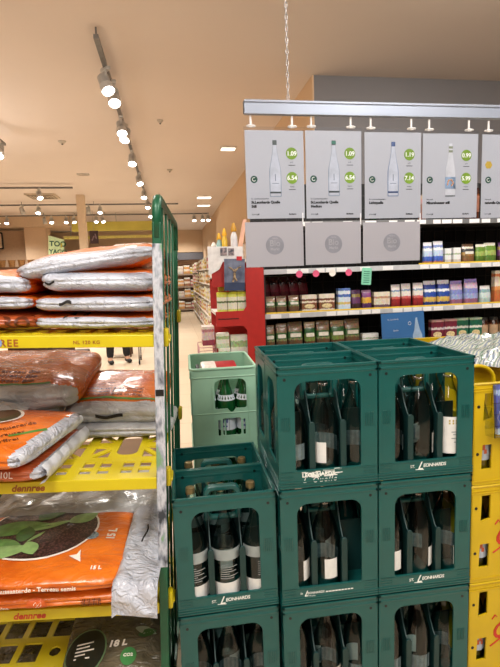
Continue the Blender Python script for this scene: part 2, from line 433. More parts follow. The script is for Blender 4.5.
def make_gb():
    root = empty('water_bottle'); root['category'] = 'bottle'
    MB().lathe([(.030, 0), (.039, .004), (.040, .012), (.040, .165), (.036, .19), (.024, .225), (.0145, .255), (.013, .285)], 18).build('bottle_glass', GG2, root, smooth=40)
    MB().lathe([(.0145, .272), (.0145, .29), (0, .292)], 12).build('cap', mat('red_cap', (150, 40, 38), .4), root, smooth=40)
    l = MB().lathe([(.0406, .055), (.0406, .125)], 16, cap=False).build('body_label', mat('label_bluewhite', (214, 222, 232), .5, var=.05), root, smooth=True)
    MB().lathe([(.0385, .182), (.0315, .205)], 16, cap=False).build('neck_label', MATS['label_bluewhite'], root, smooth=True)
    t = MB()
    for a in (-105, -97, -89, -81, -73): t.lathe([(.0412, .088), (.0412, .106)], 1, R(a), R(a+5), cap=False)
    t.lathe([(.0412, .07), (.0412, .076)], 6, R(-108), R(-72), cap=False)
    t.build('print', mat('print_blue', (40, 70, 150), .5), l)
    return root
gb = make_gb(); first = True
for j in range(2):
    for i in range(3):
        L_ = f'green glass bottle, {("left","centre","right")[i]} of the {("front","second")[j]} line in the open pale green crate'
        q = lgc.matrix_basis @ Vector((.068+.0815*i, .052+.095*j, .013+(.0 if j else .0)))
        if first: gb.location = q; tag(gb, L_, None, 'green bottles in the pale green crate'); first = False
        else: dup(gb, L_, q, (0, 0, rnd.uniform(-.4, .4)), 'green bottles in the pale green crate')
for i in range(1):
    dup(gb, 'green glass bottle showing through the slot of the lower pale green crate', Matrix.Translation((.06, 1.955, .432)) @ Vector((.165, .06, .013)), None, 'green bottles in the pale green crate')
# red and white paper wrap lying in the open crate
r = empty('wrapped_bundle', lgc.matrix_basis @ Vector((.130, .20, .290)), (R(14), 0, .05), 'red and white printed bundle lying in the pale green crate', 'package')
MB().box(-.075, .085, -.05, .05, 0, .03, r=.013).build('wrap', mat('red_wrap', (166, 36, 44), .35, var=.2), r, smooth=40)
MB().box(-.080, -.005, -.052, .052, -.002, .0325, r=.013).build('white_end', mat('wrap_white', (226, 214, 206), .4, var=.12, scale=60), r, smooth=40)
MB().box(-.10, -.084, -.045, .045, .0, .02, r=.004).box(-.018, .0, -.054, -.048, .004, .026).build('print', mat('print_black', (30, 32, 36), .5), r)

# ---------------------------------------------------------------- yellow crates on the right
YEL = mat('crate_yellow', (198, 168, 10), .42, var=.05, scale=10)
def make_yc(logo=True):
    root = empty('bottle_crate'); root['category'] = 'crate'; W, D, H = .40, .30, .322
    b = MB()
    wins = [[(.033, .205), (.066, .212), (.066, .29), (.036, .29)], [(.030, .05), (.064, .05), (.066, .128), (.033, .128)]]
    wr = [[(W-x, y) for x, y in w][::-1] for w in wins]
    b.plate([rrect(0, W, 0, H, .008, 3)]+wins+wr, .006, M=T(0, .003, 0) @ XZ)
    b.plate([rrect(0, W, 0, H, .008, 3)]+wins+wr, .006, M=T(0, D-.003, 0) @ XZ)
    for x in (.003, W-.003): b.plate([rrect(0, D, 0, H, .008, 3), rrect(.08, D-.08, .21, .28, .02, 4)], .006, M=T(x, 0, 0) @ YZ)
    b.box(.004, W-.004, .004, D-.004, .004, .012)
    b.tube([(x, y, H-.002) for x, y in rrect(.001, W-.001, .001, D-.001, .012, 3)], .0045, 6, closed=True)
    for z in (.306, .298, .012): b.box(-.002, W+.002, -.002, .003, z-.0015, z+.0015)
    b.build('crate_body', YEL, root, smooth=40)
    arch = [(.045+.13*.5*(1-math.cos(R(a))), D/2, H-.03+.05*math.sin(R(a))) for a in range(0, 181, 15)]
    MB().tube([(.045, D/2, .2)]+arch+[(.175, D/2, .2)], .0065, 8).build('handle', YEL, root, smooth=True)
    MB().box(.008, W-.008, D/2-.003, D/2+.003, .012, .20).build('bottle_divider', YEL, root)
    hl = MB()
    for z in (.25, .10): hl.lathe([(.005, 0), (.005, .0008)], 10, M=T(.016, -.0006, z) @ XZ)
    hl.build('drain_holes', BLACK, root)
    return root
yc = make_yc(); RED = mat('print_red', (186, 40, 26), .5)
def red_script(c):
    b = MB().text('G', .085, T(.078, -.001, .12) @ XZ, shear=.3, bold=.001)
    b.tube([(.083, -.001, .190), (.094, -.001, .204), (.10, -.001, .196)], .0022, 5)
    b.tube([(.078, -.001, .095), (.095, -.001, .105), (.125, -.001, .125)], .0022, 5)
    b.build('logo', RED, c)
YX, YY = .886, 1.285
first = True
for t, z in enumerate((.823, .497, .171)):
    lab = f'yellow bottle crate on the far right, {("top","middle","lowest")[t]} of the front column'
    if first: yc.location = (YX, YY, z); tag(yc, lab, None, 'yellow crates'); c = yc; first = False
    else:
        c = dup(yc, lab, (YX, YY, z), None, 'yellow crates')
    if t: ycs = ycs+[c]
    else: ycs = [c]
for c in ycs[1:]: red_script(c)
for t, z in enumerate((.823, .497, .171)):
    dup(ycs[0], f'yellow bottle crate behind the front column on the far right, {("top","middle","lowest")[t]}', (YX+.012, YY+.312, z), None, 'yellow crates')
r = empty('stack_dolly', (YX, YY, 0), (0, 0, 0), 'low grey dolly beneath the yellow crates', 'dolly')
MB().box(0, .41, 0, .61, .10, .169, r=.004).build('deck', DOL, r)
for (a, c_) in ((.05, .05), (.36, .05), (.05, .56), (.36, .56)):
    MB().lathe([(.0, -.014), (.05, -.014), (.05, .014), (0, .014)], 16, M=T(a, c_, .05) @ YZ).build('wheel', BLACK, r, smooth=40)
# bottles inside the yellow crates (seen through the small windows)
def make_yb():
    root = empty('water_bottle'); root['category'] = 'bottle'
    MB().lathe([(.028, 0), (.034, .004), (.035, .012), (.035, .16), (.031, .19), (.018, .235), (.0135, .26), (.013, .285)], 18).build('bottle_glass', GL, root, smooth=40)
    MB().lathe([(.0145, .272), (.0145, .290), (0, .292)], 12).build('cap', GREY_CAP, root, smooth=40)
    l = MB().lathe([(.0356, .06), (.0356, .15)], 16, cap=False).build('body_label', mat('label_paleblue', (178, 190, 206), .5, var=.06), root, smooth=True)
    f = MB()
    for cx, cz, rr in ((-95, .105, .012), (-78, .118, .008), (-110, .09, .008), (-85, .088, .007)):
        f.lathe([(.0362, cz-rr), (.0362, cz+rr)], 3, R(cx-10), R(cx+6), cap=False)
    f.build('print', mat('print_redorange', (190, 92, 60), .5), l)
    return root
yb = make_yb(); first = True
for t, z in enumerate((.823, .497, .171)):
    for i in range(2):
        L_ = f'bottle, {("left", "second")[i]} in the {("top","middle","lowest")[t]} front yellow crate'
        q = (YX+.05+.076*i, YY+.048, z+.013)
        if first: yb.location = q; tag(yb, L_, None, 'bottles in the yellow crates'); first = False
        else: dup(yb, L_, q, (0, 0, rnd.uniform(-.6, .6)), 'bottles in the yellow crates')
# clear holder with leaflets on the front of the top yellow crate
CLR = glass('clear_acrylic', (.93, .95, .96), base=.06)
r = empty('leaflet_holder', (.925, 1.262, .985), (R(-6), 0, .05), 'clear acrylic leaflet holder hooked on the top yellow crate', 'holder')
hb = MB().box(0, .20, .018, .020, .02, .14).box(0, .20, -.022, -.020, 0, .105).box(0, .002, -.022, .02, 0, .09).box(.198, .20, -.022, .02, 0, .09).box(0, .2, -.022, .02, 0, .002)
hb.build('pocket', CLR, r)
hb = MB()
for z in (.035, .07, .104): hb.box(-.001, .201, -.024, -.020, z-.001, z+.001)
hb.box(-.001, .001, -.024, -.020, 0, .105).tube([(.03, -.024, .10), (.01, -.026, .06), (.03, -.024, .02)], .001, 4)
hb.build('rim', glass('clear_edge', (.8, .85, .88), base=.35), r)
for k, (x0, w, c_) in enumerate(((.022, .026, (84, 92, 160)), (.050, .03, (110, 128, 190)), (.082, .05, (70, 84, 150)), (.134, .05, (96, 110, 178)))):
    o = MB().box(0, w, -.006, .006, 0, .15, r=.001).build('leaflet', bands(f'leaflet{k}', [(0, (205, 212, 225)), (.12, c_), (.8, (150, 165, 205)), (.9, c_)], speck=.3), None)
    o.matrix_world = Matrix.Translation((.925+x0, 1.262, .990)) @ Matrix.Rotation(R(-6), 4, 'X')
    tag(o, f'blue and white leaflet bundle, {("first","second","third","fourth")[k]} from left in the acrylic holder', 'leaflet', 'leaflets in the acrylic holder')
# crumpled film packs lying over the rear yellow crates
def film_mat(name, tint):
    m, N, L, b = _new(name)
    tc = N.new('ShaderNodeTexCoord'); w = N.new('ShaderNodeTexWave'); w.inputs['Scale'].default_value = 4.5; w.inputs['Distortion'].default_value = 7; w.inputs['Detail'].default_value = 3
    mp = N.new('ShaderNodeMapping'); mp.inputs['Rotation'].default_value = (0, .3, .9); mp.inputs['Scale'].default_value = (1, 3, 2)
    L.new(tc.outputs['Object'], mp.inputs['Vector']); L.new(mp.outputs[0], w.inputs['Vector'])
    cr = N.new('ShaderNodeValToRGB'); cr.color_ramp.interpolation = 'LINEAR'
    cols = [(0, (96, 124, 104)), (.1, (170, 178, 176)), (.35, (128, 134, 128)), (.5, (214, 218, 216)), (.68, tint), (.8, (176, 184, 188)), (1, (110, 122, 140))]  # print tones plus white and grey streaks painted in as glassy sheen
    cr.color_ramp.elements[0].color = (*s2l(cols[0][1]), 1); cr.color_ramp.elements[1].color = (*s2l(cols[-1][1]), 1)
    for p, c in cols[1:-1]: cr.color_ramp.elements.new(p).color = (*s2l(c), 1)
    L.new(w.outputs['Fac'], cr.inputs['Fac']); L.new(cr.outputs['Color'], b.inputs['Base Color'])
    b.inputs['Roughness'].default_value = .12; b.inputs['Coat Weight'].default_value = .7
    return m
def film_pack(name, loc, rz, sx, sy, sz, seed, m, label):
    b = MB(); nx, ny = 34, 26; vs = []; fs = []
    for j in range(ny+1):
        for i in range(nx+1):
            u, v = i/nx*2-1, j/ny*2-1
            h = max(0, (1-abs(u)**3)*(1-abs(v)**3))**.5
            p = Vector((u*sx/2, v*sy/2, 0))
            n1 = noise.noise(Vector((u*2.2+seed, v*2.2, seed)))*.35 + abs(noise.noise(Vector((u*6+seed, v*5, 3))))*.35
            rid = abs(math.sin(v*5+u*2.2+seed))*.22
            vs.append((p.x+noise.noise(p*14+Vector((seed, 0, 0)))*.02, p.y+noise.noise(p*14+Vector((0, seed, 9)))*.02, sz*h*(.75+.35*u)*(.55+n1+rid)))
    for j in range(ny):
        for i in range(nx):
            a = j*(nx+1)+i; fs.append((a, a+1, a+nx+2, a+nx+1))
    b.add(vs, fs)
    o = b.build(name, m, None, smooth=40, loc=loc, rot=(0, 0, rz)); tag(o, label, 'packaging'); return o
for (zz, nm) in ((0, 'a'),):
    pass
film_pack('film_wrapped_pack', (1.25, 1.80, 1.147), .25, .52, .42, .075, 2.3, film_mat('film_print_and_sheen', (170, 170, 110)), 'crumpled clear film pack with white print and painted sheen heaped over the yellow crates')
film_pack('film_wrapped_pack', (1.17, 1.545, 1.147), .5, .22, .15, .06, 5.1, film_mat('film_print_and_sheen_pale', (196, 196, 190)), 'small loose piece of clear film in front of the big film heap')
# more yellow crates carry the film heap further back
for k, (xx, yy) in enumerate(((YX+.03, YY+.63), (YX+.44, YY+.312), (YX+.44, YY+.63))):
    for t, z in enumerate((.823, .497, .171)):
        if k and t == 2: pass
        dup(ycs[0], f'yellow bottle crate under the film heap, {("top","middle","lowest")[t]} of the {("rear left","right","rear right")[k]} column', (xx, yy, z), None, 'yellow crates')
r = empty('stack_dolly', (YX+.02, YY+.63, 0), (0, 0, 0), 'low grey dolly beneath the rear yellow crates', 'dolly')
MB().box(0, .85, 0, .31, .10, .169, r=.004).build('deck', DOL, r)
for (a, c_) in ((.05, .05), (.8, .05), (.05, .26), (.8, .26)):
    MB().lathe([(.0, -.014), (.05, -.014), (.05, .014), (0, .014)], 16, M=T(a, c_, .05) @ YZ).build('wheel', BLACK, r, smooth=40)

# ================================================================ TROLLEY WITH SOIL BAGS
TM = Matrix.Translation((-.088, 1.3, 0)) @ Matrix.Rotation(R(-4.5), 4, 'Z') @ Matrix.Rotation(R(2.2), 4, 'Y')
TG = mat('trolley_green', (16, 84, 56), .35, metal=.1, var=.12, scale=30)
def post_mat():
    m, N, L, b = _new('worn_label_post')
    tc = N.new('ShaderNodeTexCoord'); mp = N.new('ShaderNodeMapping'); mp.inputs['Scale'].default_value = (1, 1, .35)
    L.new(tc.outputs['Object'], mp.inputs['Vector'])
    nz = N.new('ShaderNodeTexNoise'); nz.inputs['Scale'].default_value = 45; nz.inputs['Detail'].default_value = 9; L.new(mp.outputs[0], nz.inputs['Vector'])
    cr = N.new('ShaderNodeValToRGB'); e = cr.color_ramp.elements
    e[0].position = .36; e[0].color = (*s2l((52, 58, 66)), 1); e[1].position = .43; e[1].color = (*s2l((140, 146, 158)), 1)
    for p, c in ((.52, (196, 200, 208)), (.60, (150, 158, 172)), (.66, (120, 160, 120))): e.new(p).color = (*s2l(c), 1)
    L.new(nz.outputs['Fac'], cr.inputs['Fac']); L.new(cr.outputs['Color'], b.inputs['Base Color']); b.inputs['Roughness'].default_value = .5
    return m
trol = empty('roll_cage_trolley', (0, 0, 0), (0, 0, 0), 'green steel trolley with yellow shelves stacked with bags of soil', 'trolley')
trol.matrix_world = TM
YS = mat('shelf_yellow', (206, 188, 22), .4, var=.05, scale=8)
TW, TD = .74, .68
for xs in (0, -TW):
    n = 1
    MB().box(xs-.012, xs+.012, -.010, .010, .10, 1.64, r=.003).build('post', TG, trol)
    MB().box(xs-.010, xs+.010, TD-.010, TD+.010, .10, 1.65, r=.003).build('post', TG, trol)
    arc = [(xs, 0, 1.60), (xs, 0, 1.672), (xs, .008, 1.690), (xs, .022, 1.701), (xs, .045, 1.706), (xs, TD-.03, 1.702), (xs, TD-.008, 1.692), (xs, TD, 1.675), (xs, TD, 1.60)]
    MB().tube(arc, .0125, 10).build('top_bar', TG, trol, smooth=True)
    for k in range(1, 5):
        MB().tube([(xs, TD*k/5, .13), (xs, TD*k/5, 1.700)], .0045, 6).build('vertical_rod', TG, trol, smooth=True)
    MB().box(xs-.01, xs+.01, 0, TD, .10, .13).build('bottom_rail', TG, trol)
o = MB().box(-.0128, .0128, -.0112, -.004, .685, 1.585, r=.002).build('paper_labels', post_mat(), trol); tag(o, 'torn grey and white stickers on the front post')
st = MB()
for z, h, c in ((1.18, .018, 0),): st.box(-.011, .011, -.0125, -.011, z, z+h)
st.build('barcode_strip', BLACK, trol)
MB().box(-TW, 0, 0, TD, .10, .14, r=.006).build('base', TG, trol)
for a, c in ((-.05, .06), (-TW+.05, .06), (-.05, TD-.06), (-TW+.05, TD-.06)):
    w = MB().lathe([(0, -.014), (.045, -.014), (.05, -.008), (.05, .008), (.045, .014), (0, .014)], 18, M=T(a, c, .05) @ YZ).build('wheel', BLACK, trol, smooth=40)
    MB().box(a-.022, a-.018, c-.015, c+.015, .04, .10).box(a+.018, a+.022, c-.015, c+.015, .04, .10).build('caster_fork', GREY_CAP, w)
def lattice(hubs=3):
    holes = []; W, D = TW-.03, TD-.02; cw = W/3
    x0 = -TW+.015
    n = 8
    for k in range(12):                                             # two rows of paired small openings along the front
        cx = x0+.03+k*(W-.05)/11.5
        if k % 2: cx -= .008
        for (ya, yb_) in ((.035, .065), (.08, .12)): holes.append([(cx, ya), (cx+.032, ya), (cx+.032, yb_), (cx, yb_)])
    for c in range(3):
        a = x0+.012+c*cw; b_ = a+cw-.016
        for (ya, yb_) in ((.145, .385), (.41, .645)):
            mx, my = (a+b_)/2, (ya+yb_)/2; g = .012
            def tri(p, q, s_):
                cen = ((p[0]+q[0]+s_[0])/3, (p[1]+q[1]+s_[1])/3)
                return [(cen[0]+(u[0]-cen[0])*.80, cen[1]+(u[1]-cen[1])*.74) for u in (p, q, s_)]
            if c == 2 and ya < .2:
                holes.append(rrect(mx-.03, mx+.035, ya+.03, yb_-.03, .028, 5))
                for sx in (-1, 1):
                    ex = a+.005 if sx < 0 else b_-.005; ix = mx-.045 if sx < 0 else mx+.05
                    for (p, q, s_) in (((ex, ya+.02), (ex, my-.012), (ix, my-.012)), ((ex, yb_-.02), (ex, my+.012), (ix, my+.012)), ((ex, ya+.005), (ix, ya+.005), (ix, my-.03)), ((ex, yb_-.005), (ix, yb_-.005), (ix, my+.03))):
                        t_ = tri(p, q, s_); ar = sum(t_[i][0]*t_[(i+1) % 3][1]-t_[(i+1) % 3][0]*t_[i][1] for i in range(3))
                        holes.append(t_ if ar > 0 else t_[::-1])
            else:
                rim = [(a, ya), (mx, ya), (b_, ya), (b_, my), (b_, yb_), (mx, yb_), (a, yb_), (a, my)]
                for k in range(8): holes.append(tri(rim[k], rim[(k+1) % 8], (mx, my)))
    return [rrect(-TW+.012, -.012, .0, TD-.012, .004, 2)]+holes
def grid_lattice():
    holes = []; x0 = -TW+.03; 
    for j in range(6):
        for i in range(9):
            xa = x0+i*.078; ya = .03+j*.105
            if i % 3 == 1 and j % 3 == 1: holes.append(ell(xa+.028, ya+.04, .018, .022, 8)); continue
            holes.append([(xa, ya), (xa+.058, ya), (xa+.058, ya+.08), (xa, ya+.08)])
    return [rrect(-TW+.012, -.012, 0, TD-.012, .004, 2)]+holes
for nm, z, lat in (('a', 1.345, lattice), ('b', .948, lattice), ('c', .575, lattice), ('d', .295, grid_lattice)):
    b = MB(); b.plate(lat(), .006, M=T(0, 0, z-.003))
    b.box(-TW+.012, -.013, -.008, .0, z-.032, z+.001, r=.002); b.box(-TW+.012, -.012, TD-.014, TD-.008, z-.03, z)
    for x in (-TW+.014, -.018): b.box(x, x+.005, 0, TD-.012, z-.028, z)
    sh = b.build('shelf', YS, trol)
    MB().box(.008, .022, TD-.06, TD-.02, z-.03, z+.02, r=.005).build('corner_clip', mat('clip_olive', (170, 158, 30), .45), sh, smooth=40)
    cl = MB(); cl.box(.008, .024, .012, .045, z-.035, z+.015, r=.005).tube([(-.01, .02, z-.01), (.022, .03, z-.02), (.02, .06, z-.01)], .008, 6)
    cl.build('corner_clip', YS, sh, smooth=40)
    if nm == 'a':
        MB().text('FREE', .026, T(-.422, -.0085, z-.027) @ XZ, bold=.0006, space=1.2).build('lettering', mat('print_brown', (150, 84, 30), .5), sh)
        MB().text('NL 120 KG', .013, T(-.222, -.0085, z-.022) @ XZ, bold=.0002, space=1.15).build('lettering', mat('print_brown', (150, 84, 30), .5), sh)
        MB().plate([ell(-.418, z-.018, .018, .014, 14)], .001, M=T(0, -.0088, 0) @ XZ).build('round_sticker', mat('sticker_blue', (190, 205, 228), .4, var2=(80, 120, 190), scale=60), sh)
    if nm in ('b', 'c'):
        MB().text('dennree', .026, T(-.40 if nm == 'b' else -.415, -.0085, z-.025) @ XZ, shear=.25, bold=.0008).build('lettering', mat('print_red2', (196, 60, 30), .5) if nm == 'c' else mat('print_brown', (150, 84, 30)), sh)

# --- bags of potting soil: superellipsoid pillows
def bag_mat(name, base, shade, dirt=None, rough=.3, bump=.5, bscale=16):
    m, N, L, b = _new(name)
    tc = N.new('ShaderNodeTexCoord'); mp = N.new('ShaderNodeMapping'); mp.inputs['Scale'].default_value = (1, 1.6, 1)
    L.new(tc.outputs['Object'], mp.inputs['Vector'])
    nz = N.new('ShaderNodeTexNoise'); nz.inputs['Scale'].default_value = 9; nz.inputs['Detail'].default_value = 5; L.new(mp.outputs[0], nz.inputs['Vector'])
    cr = N.new('ShaderNodeValToRGB'); e = cr.color_ramp.elements
    e[0].position = .3; e[0].color = (*s2l(shade), 1); e[1].position = .6; e[1].color = (*s2l(base), 1)
    L.new(nz.outputs['Fac'], cr.inputs['Fac']); L.new(cr.outputs['Color'], b.inputs['Base Color'])
    b.inputs['Roughness'].default_value = rough; b.inputs['Coat Weight'].default_value = .5; b.inputs['Coat Roughness'].default_value = .15
    n2 = N.new('ShaderNodeTexNoise'); n2.inputs['Scale'].default_value = bscale; n2.inputs['Detail'].default_value = 3; n2.inputs['Distortion'].default_value = 1.2
    L.new(mp.outputs[0], n2.inputs['Vector'])
    bp = N.new('ShaderNodeBump'); bp.inputs['Strength'].default_value = bump; bp.inputs['Distance'].default_value = .02
    L.new(n2.outputs['Fac'], bp.inputs['Height']); L.new(bp.outputs['Normal'], b.inputs['Normal'])
    return m
OR = bag_mat('bag_orange', (226, 118, 34), (196, 88, 22))
ORD = bag_mat('bag_orange_film', (214, 112, 40), (170, 74, 20), rough=.16, bump=.7, bscale=22)
SILW = bag_mat('seam_silver', (214, 218, 226), (184, 188, 198), rough=.3, bump=.35, bscale=18)
RUST = bag_mat('bag_rust', (186, 92, 50), (150, 66, 34))
SIL = bag_mat('bag_silver', (198, 203, 215), (156, 161, 174), rough=.32, bump=.9, bscale=30)
SILG = bag_mat('bag_silver_grey', (178, 180, 182), (140, 142, 144), rough=.3, bump=.7)
OLIVE = bag_mat('bag_olive', (104, 96, 78), (62, 58, 46), rough=.18, bump=.8)
DARKH = mat('torn_hole', (26, 22, 18), .8)
class Bag:
    def __init__(s, W, D, H, seed, label, e1=.62, e2=.28, amp=.007, tear=None):
        s.W, s.D, s.H, s.seed, s.e1, s.e2, s.amp = W, D, H, seed, e1, e2, amp
        s.root = empty('soil_bag', label=label, cat='bag')
    def disp(s, p):
        q = p*9+Vector((s.seed, s.seed*.7, 0)); a = noise.noise(q)
        b = noise.noise(Vector((q.x*2.6, q.y*1.4, q.z*2)))
        return s.amp*(a+.5*b)
    def point(s, eta, om, fold=True):
        def sp(v, e): return math.copysign(abs(v)**e, v)
        ce, se, co, so = math.cos(eta), math.sin(eta), math.cos(om), math.sin(om)
        p = Vector((s.W/2*sp(ce, s.e1)*sp(co, s.e2), s.D/2*sp(ce, s.e1)*sp(so, s.e2), s.H/2*sp(se, s.e1)))
        d = s.disp(p); n = Vector((p.x/s.W**2, p.y/s.D**2, p.z/s.H**2*.6)).normalized()
        p = p+n*d
        if fold and abs(p.z) < s.H*.2: p -= n*.006*math.exp(-((p.z+.004*math.sin(p.x*14+s.seed))/.0035)**2)      # fold line along the gusset
        return p
    def top(s, x, y):
        a = (abs(2*x/s.W)**(2/s.e2)+abs(2*y/s.D)**(2/s.e2))**(s.e2/s.e1)
        z = s.H/2*max(0, 1-a)**(s.e1/2); p = Vector((x, y, z)); return z+s.disp(p)+.0022
    def front(s, x, z):
        k = max(0, 1-abs(2*z/s.H)**(2/s.e1))**(s.e1/s.e2)
        v = max(0, k-abs(2*x/s.W)**(2/s.e2)); return -s.D/2*v**(s.e2/2)-abs(s.disp(Vector((x, -s.D/2, z))))-.002
    def build(s, mtop, mside, axis='y', nx=96, nz=26, thr=.22, front_only=True):
        et = [-math.pi/2+math.pi*j/nz for j in range(nz+1)]
        for k in range(-10, 11):
            t = k/11; et.append(math.copysign(math.asin(abs(t)**(1/s.e1)), t))
        et = sorted(et); et = [e for i, e in enumerate(et) if i == 0 or e-et[i-1] > .002]; nz = len(et)-1
        P = [[s.point(e, 2*math.pi*i/nx) for i in range(nx)] for e in et]
        am, s.amp = s.amp, 0; Q = [[s.point(e, 2*math.pi*i/nx, False) for i in range(nx)] for e in et]; s.amp = am
        body, gus = MB(), MB(); vs = [tuple(p) for r_ in P for p in r_]
        fb, fg = [], []
        for j in range(nz):
            for i in range(nx):
                i2 = (i+1) % nx; q = (j*nx+i, j*nx+i2, (j+1)*nx+i2, (j+1)*nx+i)
                c = (P[j][i]+P[j][i2]+P[j+1][i2]+P[j+1][i])/4
                n = Vector((abs(c.x*2/s.W)**(2/s.e2-1)*math.copysign(1, c.x)/s.W, abs(c.y*2/s.D)**(2/s.e2-1)*math.copysign(1, c.y)/s.D, 0))
                nn = (Q[j][i2]-Q[j][i]).cross(Q[j+1][i]-Q[j][i])
                nn = nn.normalized() if nn.length > 1e-12 else Vector((0, 0, 1))
                k = -nn.y if axis == 'y' else nn.x if axis == 'x' else 0
                k2 = abs(nn.y) if axis == 'y' else abs(nn.x)
                (fg if (k if front_only else k2) > thr or (axis == 'z') else fb).append(q)
        def comp(fs):
            ids = sorted({i for f in fs for i in f}); mp = {a: b for b, a in enumerate(ids)}
            return [vs[i] for i in ids], [tuple(mp[i] for i in f) for f in fs]
        s.body = MB().add(*comp(fb)).build('bag_body', mtop, s.root, smooth=True) if fb else None
        if fg: s.gus = MB().add(*comp(fg)).build('side_gusset', mside, s.root, smooth=True)
        return s
    def decal(s, mb, name, m, side='top', parent=None):
        """lay flat artwork (drawn in XY) onto the top or the front of the bag"""
        if side == 'top': mb.v = [(x, y, s.top(x, y)+z) for x, y, z in mb.v]
        else: mb.v = [(x, s.front(x, y)-z, y) for x, y, z in mb.v]
        return mb.build(name, m, parent or s.body or s.root)
    def place(s, cx, cy, z0, rz=0, rx=0, ry=0):
        s.root.matrix_world = TM @ Matrix.Translation((cx, cy, z0+s.H/2)) @ Matrix.Rotation(R(rz), 4, 'Z') @ Matrix.Rotation(R(rx), 4, 'X') @ Matrix.Rotation(R(ry), 4, 'Y')
        return s
def disc(cx, cy, rx, ry, rings=7, n=28, cut=None):
    b = MB(); vs = [(cx, cy, 0)]; fs = []
    for k in range(1, rings+1):
        for i in range(n): vs.append((cx+rx*k/rings*math.cos(2*math.pi*i/n), cy+ry*k/rings*math.sin(2*math.pi*i/n), 0))
    for i in range(n): fs.append((0, 1+i, 1+(i+1) % n))
    for k in range(rings-1):
        for i in range(n): a = 1+k*n; fs.append((a+i, a+n+i, a+n+(i+1) % n, a+(i+1) % n))
    return b.add(vs, fs)
def grid(x0, x1, y0, y1, nx=12, ny=3, z=0, fn=None):
    b = MB(); vs = []; fs = []
    for j in range(ny+1):
        for i in range(nx+1):
            x, y = x0+(x1-x0)*i/nx, y0+(y1-y0)*j/ny
            if fn: x, y = fn(x, y)
            vs.append((x, y, z))
    for j in range(ny):
        for i in range(nx): a = j*(nx+1)+i; fs.append((a, a+1, a+nx+2, a+nx+1))
    return b.add(vs, fs)
PR_BR = mat('print_bag_brown', (92, 40, 16), .5); PR_W = mat('print_bag_white', (238, 230, 220), .5)
PR_GR = mat('print_bag_green', (70, 130, 52), .5)
# top shelf, right pile (bottom to top)
z = 1.349
b1 = Bag(.345, .50, .052, 1.1, 'silver-sided soil bag, lowest of the right pile on the top yellow shelf', amp=.004, e1=.75).build(OR, SIL).place(-.172, .27, z)
b2 = Bag(.350, .50, .060, 2.2, 'silver-sided soil bag, second from the bottom of the right top-shelf pile', amp=.004, e1=.75).build(OR, SIL).place(-.170, .27, z+.046)
b3 = Bag(.325, .50, .078, 3.7, 'orange and silver soil bag, third from the bottom of the right top-shelf pile', amp=.006, e1=.75).build(OR, SIL).place(-.160, .27, z+.098)
b4 = Bag(.41, .50, .086, 4.9, 'bulging orange and silver soil bag tilted on top of the right pile', amp=.006, e1=.9, e2=.4).build(OR, SIL, front_only=True).place(-.205, .28, z+.150, 0, 1, -9.5)
b4.decal(MB().text('Erde', .07, T(.07, -.16, 0)), 'print', PR_W)
b4.decal(grid(-.02, .10, .0, .10, 8, 6), 'white_patch', PR_W)
for bg, (hx, hz, hw, hh) in ((b3, (-.125, -.004, .014, .003)), (b2, (-.075, .004, .016, .004)), (b1, (-.055, .017, .03, .002))):
    t = grid(hx-hw, hx+hw, hz-hh, hz+hh, 10, 2, fn=lambda x, y: (x, y+.004*math.sin(x*160)))
    bg.decal(t, 'torn_hole', DARKH, 'front', bg.root)
# top shelf, left pile
a1 = Bag(.30, .44, .055, 6.1, 'rust orange soil bag with printed end, lowest of the left pile on the top shelf', e1=.8, e2=.5).build(RUST, RUST).place(-.475, .24, z, 12)
a1.decal(MB().text('AROM', .05, T(-.02, -.02, 0), bold=.001), 'print', PR_BR, 'front')
a2 = Bag(.32, .46, .046, 7.3, 'thin silver soil bag, middle of the left pile on the top shelf', amp=.005).build(OR, SIL).place(-.500, .26, z+.056, 0)
a3 = Bag(.32, .46, .068, 8.4, 'orange topped silver soil bag, uppermost of the left pile on the top shelf', amp=.006).build(OR, SIL).place(-.505, .26, z+.100, 0, 0, 3)
a4 = Bag(.16, .36, .14, 9.4, 'dark rust soil bag squeezed between the two piles on the top shelf', e1=.8, e2=.6).build(bag_mat('bag_rustdark', (150, 76, 44), (104, 44, 24)), RUST).place(-.33, .42, z+.0, 0)
a4.decal(MB().text('HUM', .045, T(-.06, -.03, 0), bold=.001), 'print', mat('print_khaki', (190, 160, 110), .6), 'front', a4.root)

# middle shelf, back bags
z = .951
m1 = Bag(.37, .30, .062, 11.1, 'plain grey soil bag lowest of the right pile on the middle shelf', amp=.008).build(SILG, SILG).place(-.175, .44, z)
m2 = Bag(.34, .34, .092, 12.2, 'orange soil bag with shiny film, on top of the right pile on the middle shelf', amp=.008).build(ORD, SILG, front_only=True, thr=.2).place(-.185, .47, z+.070, 0, 12)
m2.decal(grid(-.06, .03, -.002, .010, 14, 2, fn=lambda x, y: (x, y+.005*math.sin(x*60))), 'hand_slot', DARKH, 'front', m2.root)
for k in range(3):
    m2.decal(MB().text('Bio Universal Erde torffrei', .021, T(-.14, -.10+.024*k, 0)), 'print', PR_BR)
m2.decal(grid(-.16, .16, -.122, -.112, 20, 1), 'green_stripe', PR_GR)
m3 = Bag(.42, .36, .075, 13.3, 'grey soil bag under the large film-wrapped orange bag', amp=.008).build(RUST, SILG).place(-.59, .42, z+.003)
m5 = Bag(.46, .36, .07, 14.3, 'folded grey soil bag in the middle of the left rear pile', amp=.009).build(SILG, SILG).place(-.585, .44, z+.072, 0)
m4 = Bag(.50, .46, .110, 15.3, 'large orange soil bag with shiny crinkled film at the rear left of the middle shelf', amp=.009).build(ORD, SILG, front_only=True, thr=.2).place(-.54, .47, z+.128, 0, 8)
for k in range(3):
    m4.decal(MB().text('Blumenerde Terreau Bio', .03, T(-.20, -.165+.034*k, 0)), 'print', PR_BR)
